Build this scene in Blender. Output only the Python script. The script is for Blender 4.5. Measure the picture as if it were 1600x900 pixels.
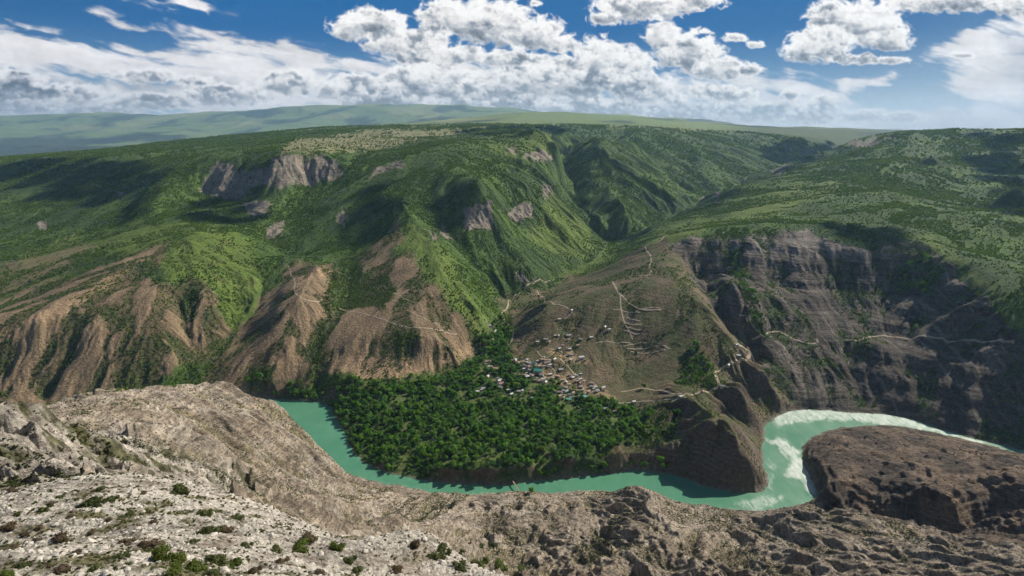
import bpy, bmesh, math, random
import numpy as np
from mathutils import Vector, Matrix

random.seed(7)
RNG = np.random.default_rng(7)
R = math.radians
sc = bpy.context.scene
C = sc.collection
for o in list(bpy.data.objects):
    bpy.data.objects.remove(o, do_unlink=True)

# ------------------------------------------------------------------ camera
H = 600.0                      # eye height above the river
FP = 900.0                     # focal length in photo pixels (1600 wide)
PITCH = math.atan(245.0 / FP)
cam = bpy.data.cameras.new('camera'); co = bpy.data.objects.new('camera', cam); C.objects.link(co)
cam.sensor_width = 36; cam.lens = FP / 1600 * 36
cam.clip_start = 0.5; cam.clip_end = 300000
co.location = (0, 0, H); co.rotation_euler = (math.pi / 2 - PITCH, 0, 0)
sc.camera = co

# ------------------------------------------------------------------ light
SUN_AZ, SUN_EL = R(57), R(37)          # azimuth clockwise from the view direction (+y)
w = bpy.data.worlds.new('World'); sc.world = w; w.use_nodes = True
nt = w.node_tree
sky = nt.nodes.new('ShaderNodeTexSky'); sky.sky_type = 'NISHITA'; sky.sun_disc = False
sky.sun_elevation = SUN_EL; sky.sun_rotation = SUN_AZ; sky.altitude = 800
sky.air_density = 1.0; sky.dust_density = 0.6; sky.ozone_density = 1.4
bgn = nt.nodes['Background']; nt.links.new(sky.outputs[0], bgn.inputs[0]); bgn.inputs[1].default_value = 0.054
sl = bpy.data.lights.new('sun', 'SUN'); so = bpy.data.objects.new('sun', sl); C.objects.link(so)
sl.energy = 5.0; sl.angle = R(0.6); sl.color = (1.0, 0.925, 0.79)
sd = Vector((math.sin(SUN_AZ) * math.cos(SUN_EL), math.cos(SUN_AZ) * math.cos(SUN_EL), math.sin(SUN_EL)))
so.rotation_euler = sd.to_track_quat('Z', 'Y').to_euler()
so.location = (600, 600, 1500)
sc.view_settings.view_transform = 'Standard'; sc.view_settings.look = 'None'
sc.view_settings.gamma = 1; sc.view_settings.use_curve_mapping = False
sc.view_settings.exposure = 0.36
sc.render.engine = 'CYCLES'
sc.cycles.max_bounces = 4; sc.cycles.diffuse_bounces = 2; sc.cycles.volume_bounces = 0
sc.cycles.transparent_max_bounces = 6

# ------------------------------------------------------------------ projection helpers
CP, SP = math.cos(PITCH), math.sin(PITCH)
def ray(px, py):
    px = np.asarray(px, float); py = np.asarray(py, float)
    a = (450 - py) / FP
    return (px - 800) / FP, CP + a * SP, a * CP - SP          # x, y, z per unit
def at_y(px, py, Y):
    x, y, z = ray(px, py); t = Y / y
    return np.array([x * t, np.asarray(Y, float) + 0 * t, H + z * t])
def at_z(px, py, Z):
    x, y, z = ray(px, py); t = (Z - H) / z
    return np.array([x * t, y * t, Z + 0 * t])
def project(x, y, z):
    zz = z - H
    f = y * CP - zz * SP; u = y * SP + zz * CP
    f = np.maximum(f, 0.1)
    return 800 + FP * x / f, 450 - FP * u / f
def sstep(a, b, x):
    t = np.clip((x - a) / (b - a), 0, 1); return t * t * (3 - 2 * t)

# ------------------------------------------------------------------ numpy noise
def _h(ix, iy, s):
    ix = ix.astype(np.int64); iy = iy.astype(np.int64)
    n = (ix * 374761393 + iy * 668265263 + s * 1442695041) & 0xffffffff
    n = ((n ^ (n >> 13)) * 1274126177) & 0xffffffff
    n = ((n ^ (n >> 16)) * 2246822519) & 0xffffffff
    return ((n ^ (n >> 15)) & 0xffffff).astype(np.float32) / 16777216.0
def vnoise(x, y, s=0):
    ix = np.floor(x); iy = np.floor(y); fx = (x - ix).astype(np.float32); fy = (y - iy).astype(np.float32)
    ux = fx * fx * fx * (fx * (fx * 6 - 15) + 10); uy = fy * fy * fy * (fy * (fy * 6 - 15) + 10)
    def g(i, j):
        a = _h(ix + i, iy + j, s) * 6.2831853
        return np.cos(a) * (fx - i) + np.sin(a) * (fy - j)
    a = g(0, 0); b = g(1, 0); c = g(0, 1); d = g(1, 1)
    return (a + (b - a) * ux + (c - a) * uy + (a - b - c + d) * ux * uy) * 1.5
def fbm(x, y, o=5, s=0, gain=0.5):
    r = 0; a = 1.0; t = 0
    for i in range(o):
        r = r + a * vnoise(x, y, s + i * 17); t += a; a *= gain; x = x * 2.03 + 11.3; y = y * 2.03 - 7.1
    return r / t
def ridged(x, y, o=5, s=0):
    r = 0; a = 1.0; t = 0
    for i in range(o):
        r = r + a * (1 - 2.2 * np.abs(vnoise(x, y, s + i * 13))); t += a; a *= 0.5; x = x * 2.1 + 3.7; y = y * 2.1 - 9.1
    return r / t
# ------------------------------------------------------------------ terrain control lines, read off the photograph
CTRL = []
def LY(*pts):            # (px, py, forward distance)
    W = [at_y(*p) for p in pts]; _dens(W)
def LZ(*pts):            # (px, py, height)
    W = [at_z(*p) for p in pts]; _dens(W)
def _dens(W):
    for i, a in enumerate(W):
        CTRL.append(a)
        if i + 1 < len(W):
            b = W[i + 1]; d = np.hypot(*(b - a)[:2]); n = int(d / (0.035 * np.hypot(*((a + b) / 2)[:2])))
            for k in range(1, n + 1):
                t = k / (n + 1); CTRL.append(a + (b - a) * t)
def each(f, *pts):
    for p in pts: f(p)

# river banks (z = 0)
RIV_IN = [(-260, 690), (-100, 672), (60, 655), (200, 642), (330, 630), (400, 622), (430, 624), (470, 626), (518, 631), (521, 650), (535, 670), (549, 700),
          (568, 724), (600, 738), (640, 747), (700, 755), (760, 759), (800, 757), (850, 751), (900, 746), (950, 740), (1000, 734), (1030, 738),
          (1070, 747), (1100, 760), (1140, 769), (1180, 772), (1201, 764), (1198, 745), (1192, 722), (1189, 703), (1196, 684), (1194, 667),
          (1212, 650), (1240, 641), (1280, 640), (1330, 645), (1390, 648), (1420, 654), (1470, 671), (1520, 686), (1600, 704), (1700, 722), (1900, 760)]
RIV_OUT = [(-260, 735), (-100, 712), (60, 690), (200, 674), (320, 662), (390, 656), (430, 662), (455, 675), (480, 690), (505, 710), (520, 728), (545, 742), (580, 751), (620, 758),
           (660, 766), (700, 770), (730, 772), (800, 770), (870, 770), (920, 767), (960, 768), (1010, 774), (1060, 784), (1100, 788),
           (1140, 796), (1190, 800), (1235, 792), (1282, 778), (1275, 762), (1262, 738), (1250, 712), (1253, 692), (1290, 672), (1330, 666), (1390, 663),
           (1440, 671), (1490, 682), (1540, 694), (1600, 710), (1700, 730), (1900, 770)]
for p in RIV_IN[::2] + RIV_OUT[::2]: LZ((p[0], p[1], 0))

# --- grove bench and village flats
for p in [(540, 640, 14), (600, 600, 42), (640, 600, 40), (700, 600, 40), (560, 660, 14), (600, 660, 20), (600, 715, 12), (650, 690, 22), (700, 640, 30), (700, 735, 20),
          (740, 700, 26), (760, 735, 26), (800, 640, 36), (800, 680, 32), (820, 728, 28), (860, 700, 32), (880, 722, 30), (900, 650, 34), (930, 715, 28), (960, 690, 34), (975, 705, 36),
          (1000, 650, 40), (1010, 690, 40), (1000, 715, 26), (740, 590, 44), (800, 600, 46), (850, 600, 46), (950, 625, 42), (500, 615, 12), (450, 612, 10)]: LZ(p)
LZ((1060, 650, 58), (1050, 690, 45))
# terrace edge cliff above the water, where the photo shows one
LZ((800, 738, 22), (850, 733, 25), (872, 735, 22)); LZ((960, 718, 25), (985, 715, 22))
# headland
LZ((1060, 622, 78), (1095, 640, 90), (1125, 662, 90), (1155, 690, 72), (1178, 725, 44), (1192, 750, 16))
LZ((1010, 655, 48), (1035, 640, 62)); LZ((1100, 625, 76), (1135, 650, 66), (1160, 672, 44))
LZ((1120, 598, 84), (1150, 612, 78), (1175, 632, 60), (1188, 655, 30))
LZ((1130, 625, 60), (1160, 650, 40), (1180, 672, 12))
LZ((1030, 700, 34), (1075, 735, 10), (1110, 752, 8))
LZ((1150, 655, 38), (1180, 690, 8))
LZ((1165, 560, 86), (1195, 595, 58), (1215, 620, 34), (1250, 640, 3))
LZ((1200, 640, 10)), LZ((1185, 610, 42))
# --- village hill
LZ((1040, 390, 232), (1075, 425, 205), (1110, 480, 165), (1150, 535, 118), (1165, 560, 96))
_cr = [at_z(1075, 425, 205), at_z(1092, 450, 186), at_z(1110, 480, 165), at_z(1130, 508, 142), at_z(1150, 535, 118), at_z(1165, 560, 96)]
for c_ in _cr: CTRL.append(c_ + np.array([50, 60, -58 + (165 - c_[2]) * .12]))
LY((1000, 385, 2010), (1040, 365, 1990), (1080, 358, 1985))
for p in [(850, 480, 1526), (900, 450, 1660), (950, 500, 1420), (1000, 450, 1520), (1000, 550, 1310), (900, 560, 1300), (900, 520, 1400), (860, 560, 1290), (1030, 600, 1180),
          (950, 430, 1790), (1050, 500, 1380), (1080, 560, 1240), (820, 530, 1420), (870, 460, 1650), (940, 580, 1250), (1100, 560, 1230), (980, 600, 1205)]: LY(p)
# --- side valley stream
LZ((725, 585, 42), (755, 556, 46), (772, 515, 62), (795, 478, 78), (812, 462, 84), (840, 445, 94), (900, 418, 112), (950, 394, 132), (1000, 366, 152), (1050, 335, 182), (1120, 306, 232))
LY((1200, 272, 4300), (1300, 240, 5400), (1340, 226, 6500))
LY((1120, 308, 3500), (1160, 292, 3900))
# --- right mountain: silhouette against the side valley
LY((960, 400, 2180), (1000, 374, 2250), (1040, 350, 2420), (1100, 321, 2800), (1180, 286, 3350), (1250, 259, 3850), (1310, 233, 4200), (1342, 217, 4450), (1400, 208, 4500), (1480, 203, 4400), (1500, 201, 4300), (1530, 207, 4500), (1600, 203, 4600), (1750, 195, 4600))
for p in [(1200, 330, 2250), (1300, 335, 2080), (1300, 300, 2500), (1330, 255, 3300), (1400, 300, 2400), (1450, 320, 2150), (1450, 250, 3150), (1550, 340, 1850), (1600, 400, 1520),
          (1600, 300, 2250), (1600, 250, 3100), (1420, 350, 1850), (1500, 390, 1620), (1150, 345, 2120), (1250, 345, 1960), (1400, 225, 3900)]: LY(p)
LY((1505, 212, 4000), (1535, 270, 3000), (1565, 330, 2150))
# cliff rim and face
LY((1075, 375, 1850), (1120, 372, 1830), (1200, 368, 1800), (1260, 364, 1770), (1300, 378, 1690), (1350, 390, 1640), (1400, 382, 1640), (1440, 385, 1600), (1470, 410, 1500), (1500, 440, 1410), (1550, 478, 1280), (1600, 512, 1190), (1700, 570, 1080))
LY((1090, 430, 1640), (1200, 440, 1600), (1290, 440, 1570), (1380, 450, 1530), (1450, 460, 1450))
LY((1190, 524, 1385), (1300, 532, 1345), (1400, 526, 1345), (1480, 532, 1270), (1560, 536, 1200), (1600, 528, 1185), (1700, 590, 1060))
LY((1130, 440, 1560), (1165, 500, 1390), (1195, 570, 1255), (1225, 615, 1190))      # gully beside the village hill
LY((1265, 520, 1370), (1290, 565, 1270), (1320, 635, 1170))
LY((1225, 560, 1290), (1262, 610, 1200), (1290, 636, 1172))
LY((1370, 535, 1310), (1385, 590, 1220), (1405, 645, 1140))
LY((1330, 560, 1300), (1345, 635, 1172))
LY((1480, 560, 1220), (1500, 620, 1130), (1540, 682, 1040)); LY((1600, 600, 1100), (1620, 680, 1020))
LY((1450, 620, 1155), (1455, 660, 1095))
# --- dome mountain and neighbours beyond the side valley
LY((887, 262, 3650), (897, 238, 3750), (928, 213, 3850), (975, 225, 4000), (1015, 255, 3800), (1045, 295, 3300), (1060, 322, 3050))
LY((930, 213, 3900), (948, 250, 3450), (968, 300, 3000), (990, 345, 2620)); LY((915, 235, 3700), (925, 280, 3250), (950, 330, 2820)); LY((960, 222, 3950), (1000, 262, 3600), (1030, 300, 3150))
LY((955, 378, 2560), (905, 330, 2850), (880, 303, 3100), (876, 272, 3600), (886, 250, 4050), (893, 234, 4600), (900, 217, 5200))
LY((1030, 345, 2850), (1075, 318, 3200), (1060, 290, 3700), (1010, 240, 4400), (990, 222, 4900))
LY((1000, 207, 5200), (1060, 205, 5400), (1110, 235, 4700), (1150, 265, 4200), (1130, 295, 3700))
LY((1090, 210, 5600), (1200, 207, 6000), (1280, 215, 5900), (1230, 240, 5100))
LY((1150, 222, 5400), (1180, 255, 4600))
LY((1000, 196, 6500), (1100, 199, 7000), (1200, 204, 7200), (1300, 207, 7500), (1400, 206, 8000))
# --- left massif
LY((540, 255, 2750), (585, 250, 2750), (630, 246, 2700), (665, 238, 2800), (720, 225, 3000), (785, 210, 3450), (835, 210, 3550), (858, 217, 3400), (876, 231, 3200))
LY((630, 250, 2650), (620, 285, 2380))
LY((665, 238, 2800), (710, 262, 2500), (749, 280, 2320), (762, 312, 2180))
LY((745, 219, 3250), (785, 216, 3280), (825, 216, 3280), (852, 224, 3200)); LY((750, 232, 2950), (790, 234, 2950), (835, 240, 2950)); LY((770, 208, 3800), (830, 208, 3850), (860, 213, 3750))
LY((790, 226, 3100), (812, 255, 2800), (832, 290, 2500), (832, 312, 2420))
LY((845, 240, 3080), (864, 278, 2900), (866, 292, 2750))
LY((735, 360, 2010), (768, 355, 2060)); LY((800, 345, 2250), (830, 342, 2280))
LY((735, 320, 2130), (770, 316, 2150)); LY((800, 318, 2350), (832, 313, 2380))
LY((783, 320, 2230), (800, 380, 2040), (830, 425, 1900))
LY((690, 300, 2300), (700, 360, 2010), (745, 430, 1800), (790, 468, 1800))
LY((850, 340, 2330), (900, 375, 2300), (925, 395, 2250)); LY((860, 390, 2150), (800, 420, 1900))
LY((621, 315, 2130), (665, 370, 1860), (700, 410, 1710), (730, 460, 1550), (762, 512, 1450))
LY((580, 300, 2300), (560, 350, 2050), (540, 400, 1820), (515, 440, 1630), (500, 500, 1430), (487, 570, 1285), (470, 608, 1235))
LY((600, 440, 1620), (631, 412, 1700)); LY((560, 520, 1360), (650, 530, 1330), (705, 540, 1320))
LY((550, 575, 1268), (600, 582, 1250), (650, 580, 1268), (700, 566, 1310), (735, 548, 1390))
LY((545, 592, 1230), (600, 597, 1222), (655, 594, 1235), (710, 578, 1290), (745, 560, 1385))
# brown hill with the loop road
LY((500, 417, 1660), (450, 470, 1480), (440, 530, 1340), (430, 590, 1245)); LY((500, 417, 1660), (480, 480, 1450))
LY((440, 400, 1780), (420, 450, 1610), (371, 515, 1455), (314, 549, 1345), (300, 600, 1235))
LY((320, 451, 1510), (330, 520, 1390), (345, 545, 1360)); LY((256, 461, 1450), (270, 540, 1310), (240, 620, 1205))
LY((390, 600, 1230), (420, 608, 1225)); LY((285, 480, 1470), (290, 540, 1350))
LY((337, 366, 1900), (310, 400, 1700), (320, 430, 1580))
# big tan ridge
LY((304, 363, 1860), (260, 384, 1750), (216, 404, 1650), (145, 451, 1480), (78, 491, 1350), (0, 515, 1290), (-120, 540, 1240), (-250, 560, 1200))
LY((216, 404, 1650), (235, 470, 1430), (200, 520, 1320))
LY((145, 451, 1480), (150, 500, 1340), (130, 620, 1190)); LY((-50, 600, 1190), (60, 625, 1180), (130, 635, 1178))
LY((240, 400, 1700), (150, 420, 1640), (60, 465, 1520), (-40, 500, 1420))
LY((180, 370, 2050), (100, 400, 1880), (40, 425, 1760), (-60, 450, 1650)); LY((130, 405, 1770), (30, 450, 1620))
for p in [(50, 350, 2500), (0, 310, 2900), (-100, 320, 2850), (120, 330, 2550), (260, 340, 2150)]: LY(p)
LY((-200, 268, 3500), (0, 256, 3450), (80, 254, 3400), (150, 248, 3400), (222, 250, 3350)); LY((0, 272, 3300), (80, 270, 3250), (150, 268, 3200))
LY((240, 262, 3100), (222, 290, 2800), (205, 320, 2550), (190, 350, 2300), (120, 385, 2100)); 
LY((325, 243, 2900), (290, 255, 2800), (255, 285, 2600), (225, 320, 2350))
# limestone cliff
LY((337, 246, 2800), (370, 262, 2680), (398, 274, 2580), (425, 256, 2600), (470, 245, 2680), (500, 241, 2720), (537, 262, 2640))
LY((318, 300, 2600), (371, 308, 2520), (405, 290, 2510), (439, 294, 2500), (466, 283, 2560), (506, 283, 2590), (530, 280, 2580))
for p in [(400, 350, 2150), (450, 400, 1850), (330, 330, 2250), (500, 340, 2170), (400, 330, 2270), (450, 340, 2230)]: LY(p)
# plateau top
for p in [(450, 220, 3600), (560, 212, 4200), (400, 225, 3600), (300, 235, 3700), (200, 236, 4200), (100, 240, 4500), (600, 235, 3200), (500, 204, 5200), (620, 205, 4600), (650, 196, 6000),
          (740, 198, 5200), (700, 192, 8000)]: LY(p)
LY((-200, 256, 5000), (0, 245, 5000), (150, 235, 5200), (300, 217, 5600), (500, 199, 6000), (640, 194, 7000))
LY((700, 200, 4800), (730, 205, 4500), (790, 197, 4900), (860, 196, 5100), (895, 203, 5000))
LY((725, 218, 4200), (780, 212, 4300), (860, 208, 4400), (900, 218, 4300))
# far country
LY((-200, 258, 9500), (0, 248, 9500), (200, 240, 9500), (350, 228, 9500), (480, 212, 9500))
LY((-300, 246, 13000), (0, 240, 13000), (200, 228, 13500), (350, 218, 13500), (500, 206, 14000))
LY((-300, 222, 17500), (0, 217, 17500), (200, 214, 17500), (400, 212, 17500), (600, 196, 17000), (740, 186, 16000))
LY((-300, 186, 27000), (0, 185, 27000), (100, 182, 27000), (180, 177, 27000), (220, 181, 26000), (300, 177, 26000), (380, 175, 26000), (430, 168, 26000), (460, 165, 26000), (600, 165, 26000), (720, 167, 25000), (790, 169, 24000), (825, 175, 23000), (860, 180, 22000))
LY((100, 200, 22000), (250, 196, 22000), (400, 190, 22000), (550, 185, 21000), (700, 180, 20000))
LY((690, 188, 8500), (760, 184, 9500), (800, 177, 10000), (830, 176, 10200), (890, 176, 10500), (950, 180, 10500), (1000, 184, 10500), (1060, 190, 10500), (1120, 195, 10500), (1180, 203, 10500))
LY((880, 178, 19000), (930, 176, 20000), (965, 179, 20000), (1000, 183, 20000), (1060, 188, 20000), (1085, 187, 20000), (1120, 192, 20000), (1170, 201, 20000), (1300, 204, 20000))
LY((1180, 204, 11500), (1210, 198, 12000), (1260, 198, 12000), (1300, 201, 12000), (1320, 200, 12000), (1350, 203, 12000), (1450, 206, 12000), (1600, 208, 12000), (1800, 208, 12000))
LY((1000, 200, 15000), (1300, 207, 16000), (1600, 212, 16000))
for x in (-300, 200, 700, 1200, 1700): LY((x, 207, 33000)); LY((x, 206, 30000))

# --- near side: low peninsula, its gully, gullied slopes
LZ((1300, 680, 14), (1350, 674, 12), (1400, 672, 12), (1450, 684, 16), (1520, 700, 22)); LZ((1266, 700, 18), (1290, 750, 34), (1305, 772, 32))
for p in [(1350, 730, 34), (1450, 720, 40), (1540, 740, 60), (1600, 760, 80), (1600, 715, 45), (1400, 770, 44), (1700, 760, 90)]: LZ(p)
LZ((1320, 783, 30), (1400, 782, 45), (1440, 765, 62), (1500, 785, 66), (1600, 800, 88), (1700, 810, 100))
LZ((1300, 800, 4), (1360, 808, 8), (1430, 820, 14), (1500, 835, 18), (1600, 846, 26), (1700, 860, 30))
LY((1240, 792, 790), (1300, 800, 740), (1350, 800, 720), (1400, 808, 690), (1450, 830, 655), (1500, 838, 640), (1600, 846, 620), (1700, 850, 610))
for p in [(1300, 850, 620), (1200, 830, 690), (1100, 830, 665), (1000, 790, 720), (1000, 850, 580), (900, 800, 740), (900, 850, 600), (800, 800, 745), (800, 850, 610), (700, 800, 730),
          (600, 780, 780), (650, 830, 640), (1500, 880, 520), (1400, 870, 560)]: LY(p)
LY((985, 757, 840), (1020, 775, 790), (1045, 810, 690), (1055, 850, 590), (1040, 900, 470)); LY((1060, 790, 790), (1110, 840, 640), (1180, 880, 540))
LY((930, 790, 800), (950, 830, 680)); LY((760, 830, 700), (840, 870, 570))
for x in (700, 850, 1000, 1150, 1300, 1450, 1600, 1750): LY((x, 902, 455)); LY((x, 960, 300)); LY((x, 1060, 120)); LY((x, 1050, 50)); LY((x, 1000, 20))
# left spur with the quarried look
LY((60, 648, 470), (90, 637, 520), (150, 622, 600), (250, 610, 700), (330, 608, 790), (370, 612, 830), (430, 630, 905), (455, 650, 930), (485, 680, 930), (510, 705, 925), (540, 738, 905))
LY((230, 640, 560), (300, 660, 600), (345, 700, 560)); LY((400, 650, 790), (410, 700, 680), (420, 740, 620)); LY((480, 720, 800), (500, 750, 740))
LY((180, 660, 430), (250, 690, 420), (300, 720, 430)); 
LY((310, 735, 440), (380, 752, 520), (440, 772, 570), (510, 790, 640), (560, 775, 740)); LY((560, 800, 640), (620, 830, 560), (700, 868, 480))
LY((-100, 640, 1050), (50, 660, 950), (200, 660, 950), (330, 640, 1010))       # hidden back slope
# crags
LY((-120, 612, 170), (0, 622, 172), (60, 634, 185), (100, 664, 205), (150, 690, 222), (205, 715, 235))
LY((250, 690, 330), (230, 700, 300), (280, 740, 290)); LY((330, 690, 400), (380, 745, 390))
LY((0, 735, 112), (100, 745, 120), (180, 742, 140), (250, 745, 180), (330, 752, 260)); LY((-120, 735, 112))
LY((-50, 670, 150), (60, 690, 155), (150, 715, 175)); LY((0, 700, 330), (100, 690, 330))
# foreground slab
LY((-200, 760, 78), (0, 757, 80), (120, 748, 80), (215, 741, 80), (270, 752, 76), (345, 770, 72), (385, 782, 70), (440, 800, 64), (480, 822, 60), (520, 845, 56), (570, 862, 50), (640, 874, 50), (720, 882, 48), (800, 896, 44), (850, 912, 40), (950, 960, 30))
LY((-200, 775, 100), (0, 770, 98), (120, 768, 98), (220, 768, 98), (345, 800, 92), (440, 830, 84), (570, 880, 75), (700, 910, 72), (850, 950, 60))
LY((400, 840, 180), (520, 860, 200), (640, 890, 220), (800, 930, 220)); LY((300, 800, 180), (450, 830, 320), (560, 850, 400))
LY((-200, 820, 43), (0, 820, 43), (200, 820, 42), (400, 838, 40), (480, 860, 38), (550, 884, 36), (640, 900, 34), (740, 915, 32)); LY((-200, 900, 22), (0, 900, 22), (200, 900, 22), (400, 900, 22), (600, 920, 25), (750, 950, 24))
for x in (-300, 200, 800, 1400, 1900): LY((x, 1150, 8)); LY((x, 1500, 3))
for th in (-75, -60, -48, 30, 40, 50, 62, 75):
    for r, z in ((2.5, 597.8), (6, 595), (12, 589), (20, 579), (50, 535 if th > 0 else 566), (120, 440 if th > 0 else 520)):
        if th < 0 and abs(th) < 50 and r > 10: continue
        CTRL.append(np.array([r * math.sin(R(th)), r * math.cos(R(th)), z]))
CTRL = np.array(CTRL)
# ------------------------------------------------------------------ terrain: one sheet from the viewer's feet to the horizon
def seg(a, b, n): return np.exp(np.linspace(math.log(a), math.log(b), n, endpoint=False))
RS = np.concatenate([seg(2.5, 14, 30), seg(14, 90, 300), seg(90, 350, 360), np.linspace(350, 1000, 420, endpoint=False), np.linspace(1000, 2600, 640, endpoint=False), seg(2600, 6500, 330), seg(6500, 33000, 220), [33000.]])
TH = np.concatenate([np.linspace(-75, -46, 50, endpoint=False), np.linspace(-46, 46, 1260), np.linspace(46, 75, 51)[1:]]) * math.pi / 180
NR, NT = len(RS), len(TH)
TT, RR = np.meshgrid(TH, RS)
X = (RR * np.sin(TT)); Y = (RR * np.cos(TT))

ct = np.arctan2(CTRL[:, 0], CTRL[:, 1]); cr = np.log(np.hypot(CTRL[:, 0], CTRL[:, 1])); cz = CTRL[:, 2]
KS = 0.012
def kern(d2): return np.sqrt(d2 + KS * KS)
N = len(ct)
A = kern((ct[:, None] - ct[None]) ** 2 + (cr[:, None] - cr[None]) ** 2)
A[np.arange(N), np.arange(N)] -= 0.004      # a little smoothing
P = np.stack([np.ones(N), ct, cr], 1)
M = np.block([[A, P], [P.T, np.zeros((3, 3))]])
sol = np.linalg.lstsq(M, np.concatenate([cz, [0, 0, 0]]), rcond=None)[0] if False else np.linalg.solve(M, np.concatenate([cz, [0, 0, 0]]))
# evaluate on every 3rd grid node, then spread to the full sheet
ri = np.unique(np.concatenate([np.arange(0, NR, 3), [NR - 1]])); ti = np.unique(np.concatenate([np.arange(0, NT, 3), [NT - 1]]))
lr, lt = np.log(RS[ri]), TH[ti]
Zc = np.zeros((len(ri), len(ti)))
for k in range(len(ri)):
    d2 = (lt[:, None] - ct[None]) ** 2 + (lr[k] - cr[None]) ** 2
    Zc[k] = kern(d2) @ sol[:N] + sol[N] + sol[N + 1] * lt + sol[N + 2] * lr[k]
tmp = np.empty((len(ri), NT))
for k in range(len(ri)): tmp[k] = np.interp(TH, lt, Zc[k])
Z = np.empty((NR, NT)); LR = np.log(RS)
jj = np.clip(np.searchsorted(lr, LR, side='right') - 1, 0, len(lr) - 2); ff = ((LR - lr[jj]) / (lr[jj + 1] - lr[jj]))[:, None]
Z = tmp[jj] * (1 - ff) + tmp[jj + 1] * ff
PX, PY = project(X, Y, Z)

def poly_mask(pts, soft=6, px=None, py=None, wob=7, sc_=30., seed=3):
    """soft 0..1 mask of a patch of ground outlined in the photograph, with a wandering edge"""
    px = PX if px is None else px; py = PY if py is None else py
    pts = np.array(pts, float); m = wob * 2 + soft
    box = (px > pts[:, 0].min() - m) & (px < pts[:, 0].max() + m) & (py > pts[:, 1].min() - m) & (py < pts[:, 1].max() + m)
    out = np.zeros(px.shape, np.float32)
    x, y = px[box], py[box]
    if x.size == 0: return out
    x = x + wob * fbm(x / sc_, y / sc_, 4, seed) * 2; y = y + wob * fbm(x / sc_ + 9, y / sc_ + 3, 4, seed + 5) * 2
    ins = np.zeros(x.shape, bool); dmin = np.full(x.shape, 1e9)
    n = len(pts)
    for i in range(n):
        ax, ay = pts[i]; bx, by = pts[(i + 1) % n]
        c = ((ay > y) != (by > y)) & (x < (bx - ax) * (y - ay) / (by - ay + 1e-9) + ax); ins ^= c
        t = np.clip(((x - ax) * (bx - ax) + (y - ay) * (by - ay)) / ((bx - ax) ** 2 + (by - ay) ** 2 + 1e-9), 0, 1)
        dmin = np.minimum(dmin, np.hypot(x - ax - t * (bx - ax), y - ay - t * (by - ay)))
    s = np.where(ins, dmin, -dmin)
    out[box] = sstep(-soft, soft, s)
    return out

# ---- river outline in the world
riv_in = np.array([at_z(p[0], p[1], 0)[:2] for p in RIV_IN]); riv_out = np.array([at_z(p[0], p[1], 0)[:2] for p in RIV_OUT])
def chaikin(p, n=2):
    for _ in range(n):
        q = [p[0]]
        for a, b in zip(p[:-1], p[1:]): q += [a * .75 + b * .25, a * .25 + b * .75]
        q.append(p[-1]); p = np.array(q)
    return p
riv_in = chaikin(riv_in); riv_out = chaikin(riv_out)
RPOLY = np.concatenate([riv_in, riv_out[::-1]])
def river_dist(x, y):
    ins = np.zeros(x.shape, bool); dm = np.full(x.shape, 1e9)
    n = len(RPOLY)
    for i in range(n):
        ax, ay = RPOLY[i]; bx, by = RPOLY[(i + 1) % n]
        ins ^= ((ay > y) != (by > y)) & (x < (bx - ax) * (y - ay) / (by - ay + 1e-9) + ax)
        t = np.clip(((x - ax) * (bx - ax) + (y - ay) * (by - ay)) / ((bx - ax) ** 2 + (by - ay) ** 2 + 1e-9), 0, 1)
        dm = np.minimum(dm, np.hypot(x - ax - t * (bx - ax), y - ay - t * (by - ay)))
    return np.where(ins, -dm, dm)
DR = np.full(X.shape, 1e3)
sel = (Z < 140) & (RR > 560) & (RR < 2600)
DR[sel] = river_dist(X[sel] + 7 * fbm(X[sel] / 26, Y[sel] / 26, 4, 5), Y[sel] + 7 * fbm(X[sel] / 26, Y[sel] / 26, 4, 8))

# ---- kinds of ground (masks)
far = sstep(0, 30, DR)  # filled below
FRONT = poly_mask([(-400, 690), (-200, 640), (60, 636), (150, 616), (330, 603), (440, 626), (470, 660), (520, 715), (550, 742), (700, 768), (950, 758), (985, 752), (1100, 785), (1235, 785),
                   (1262, 740), (1245, 700), (1290, 668), (1420, 662), (1600, 705), (2000, 760), (2400, 4000), (-800, 4000)], 2, wob=0)
FRONT = np.where(RR < 545, 1, np.where(RR > 1400, 0, FRONT)).astype(np.float32)
NEAR = (1 - sstep(85, 120, RR)).astype(np.float32)
CRAG = poly_mask([(-300, 600), (60, 622), (240, 690), (390, 745), (400, 790), (230, 745), (-300, 760)], 6) * sstep(95, 115, RR) * (1 - sstep(420, 520, RR))
BROWN = poly_mask([(-200, 490), (0, 470), (90, 440), (170, 415), (215, 395), (262, 380), (255, 410), (215, 425), (235, 440), (258, 450), (300, 440), (330, 450), (360, 520), (330, 545), (330, 590), (420, 600), (470, 600),
                   (480, 560), (505, 500), (512, 430), (530, 420), (500, 410), (465, 415), (420, 460), (375, 520), (350, 545), (300, 560), (150, 640), (-200, 640)], 6)
BROWN = np.maximum(BROWN, poly_mask([(365, 530), (400, 490), (430, 460), (450, 412), (520, 412), (512, 500), (490, 560), (480, 605), (330, 612), (320, 590)], 6))
BROWN = np.maximum(BROWN, poly_mask([(500, 500), (540, 480), (560, 440), (600, 400), (640, 400), (660, 440), (700, 470), (735, 520), (750, 545), (715, 570), (640, 590), (545, 585), (500, 580)], 8))
BROWN = np.maximum(BROWN, poly_mask([(560, 400), (600, 370), (620, 345), (630, 370), (600, 410), (570, 430)], 5) * .8)
BROWN = np.maximum(BROWN, poly_mask([(-200, 420), (0, 420), (100, 385), (150, 385), (110, 420), (60, 450), (-200, 500)], 8) * .55)
BROWN *= (1 - FRONT)
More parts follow.
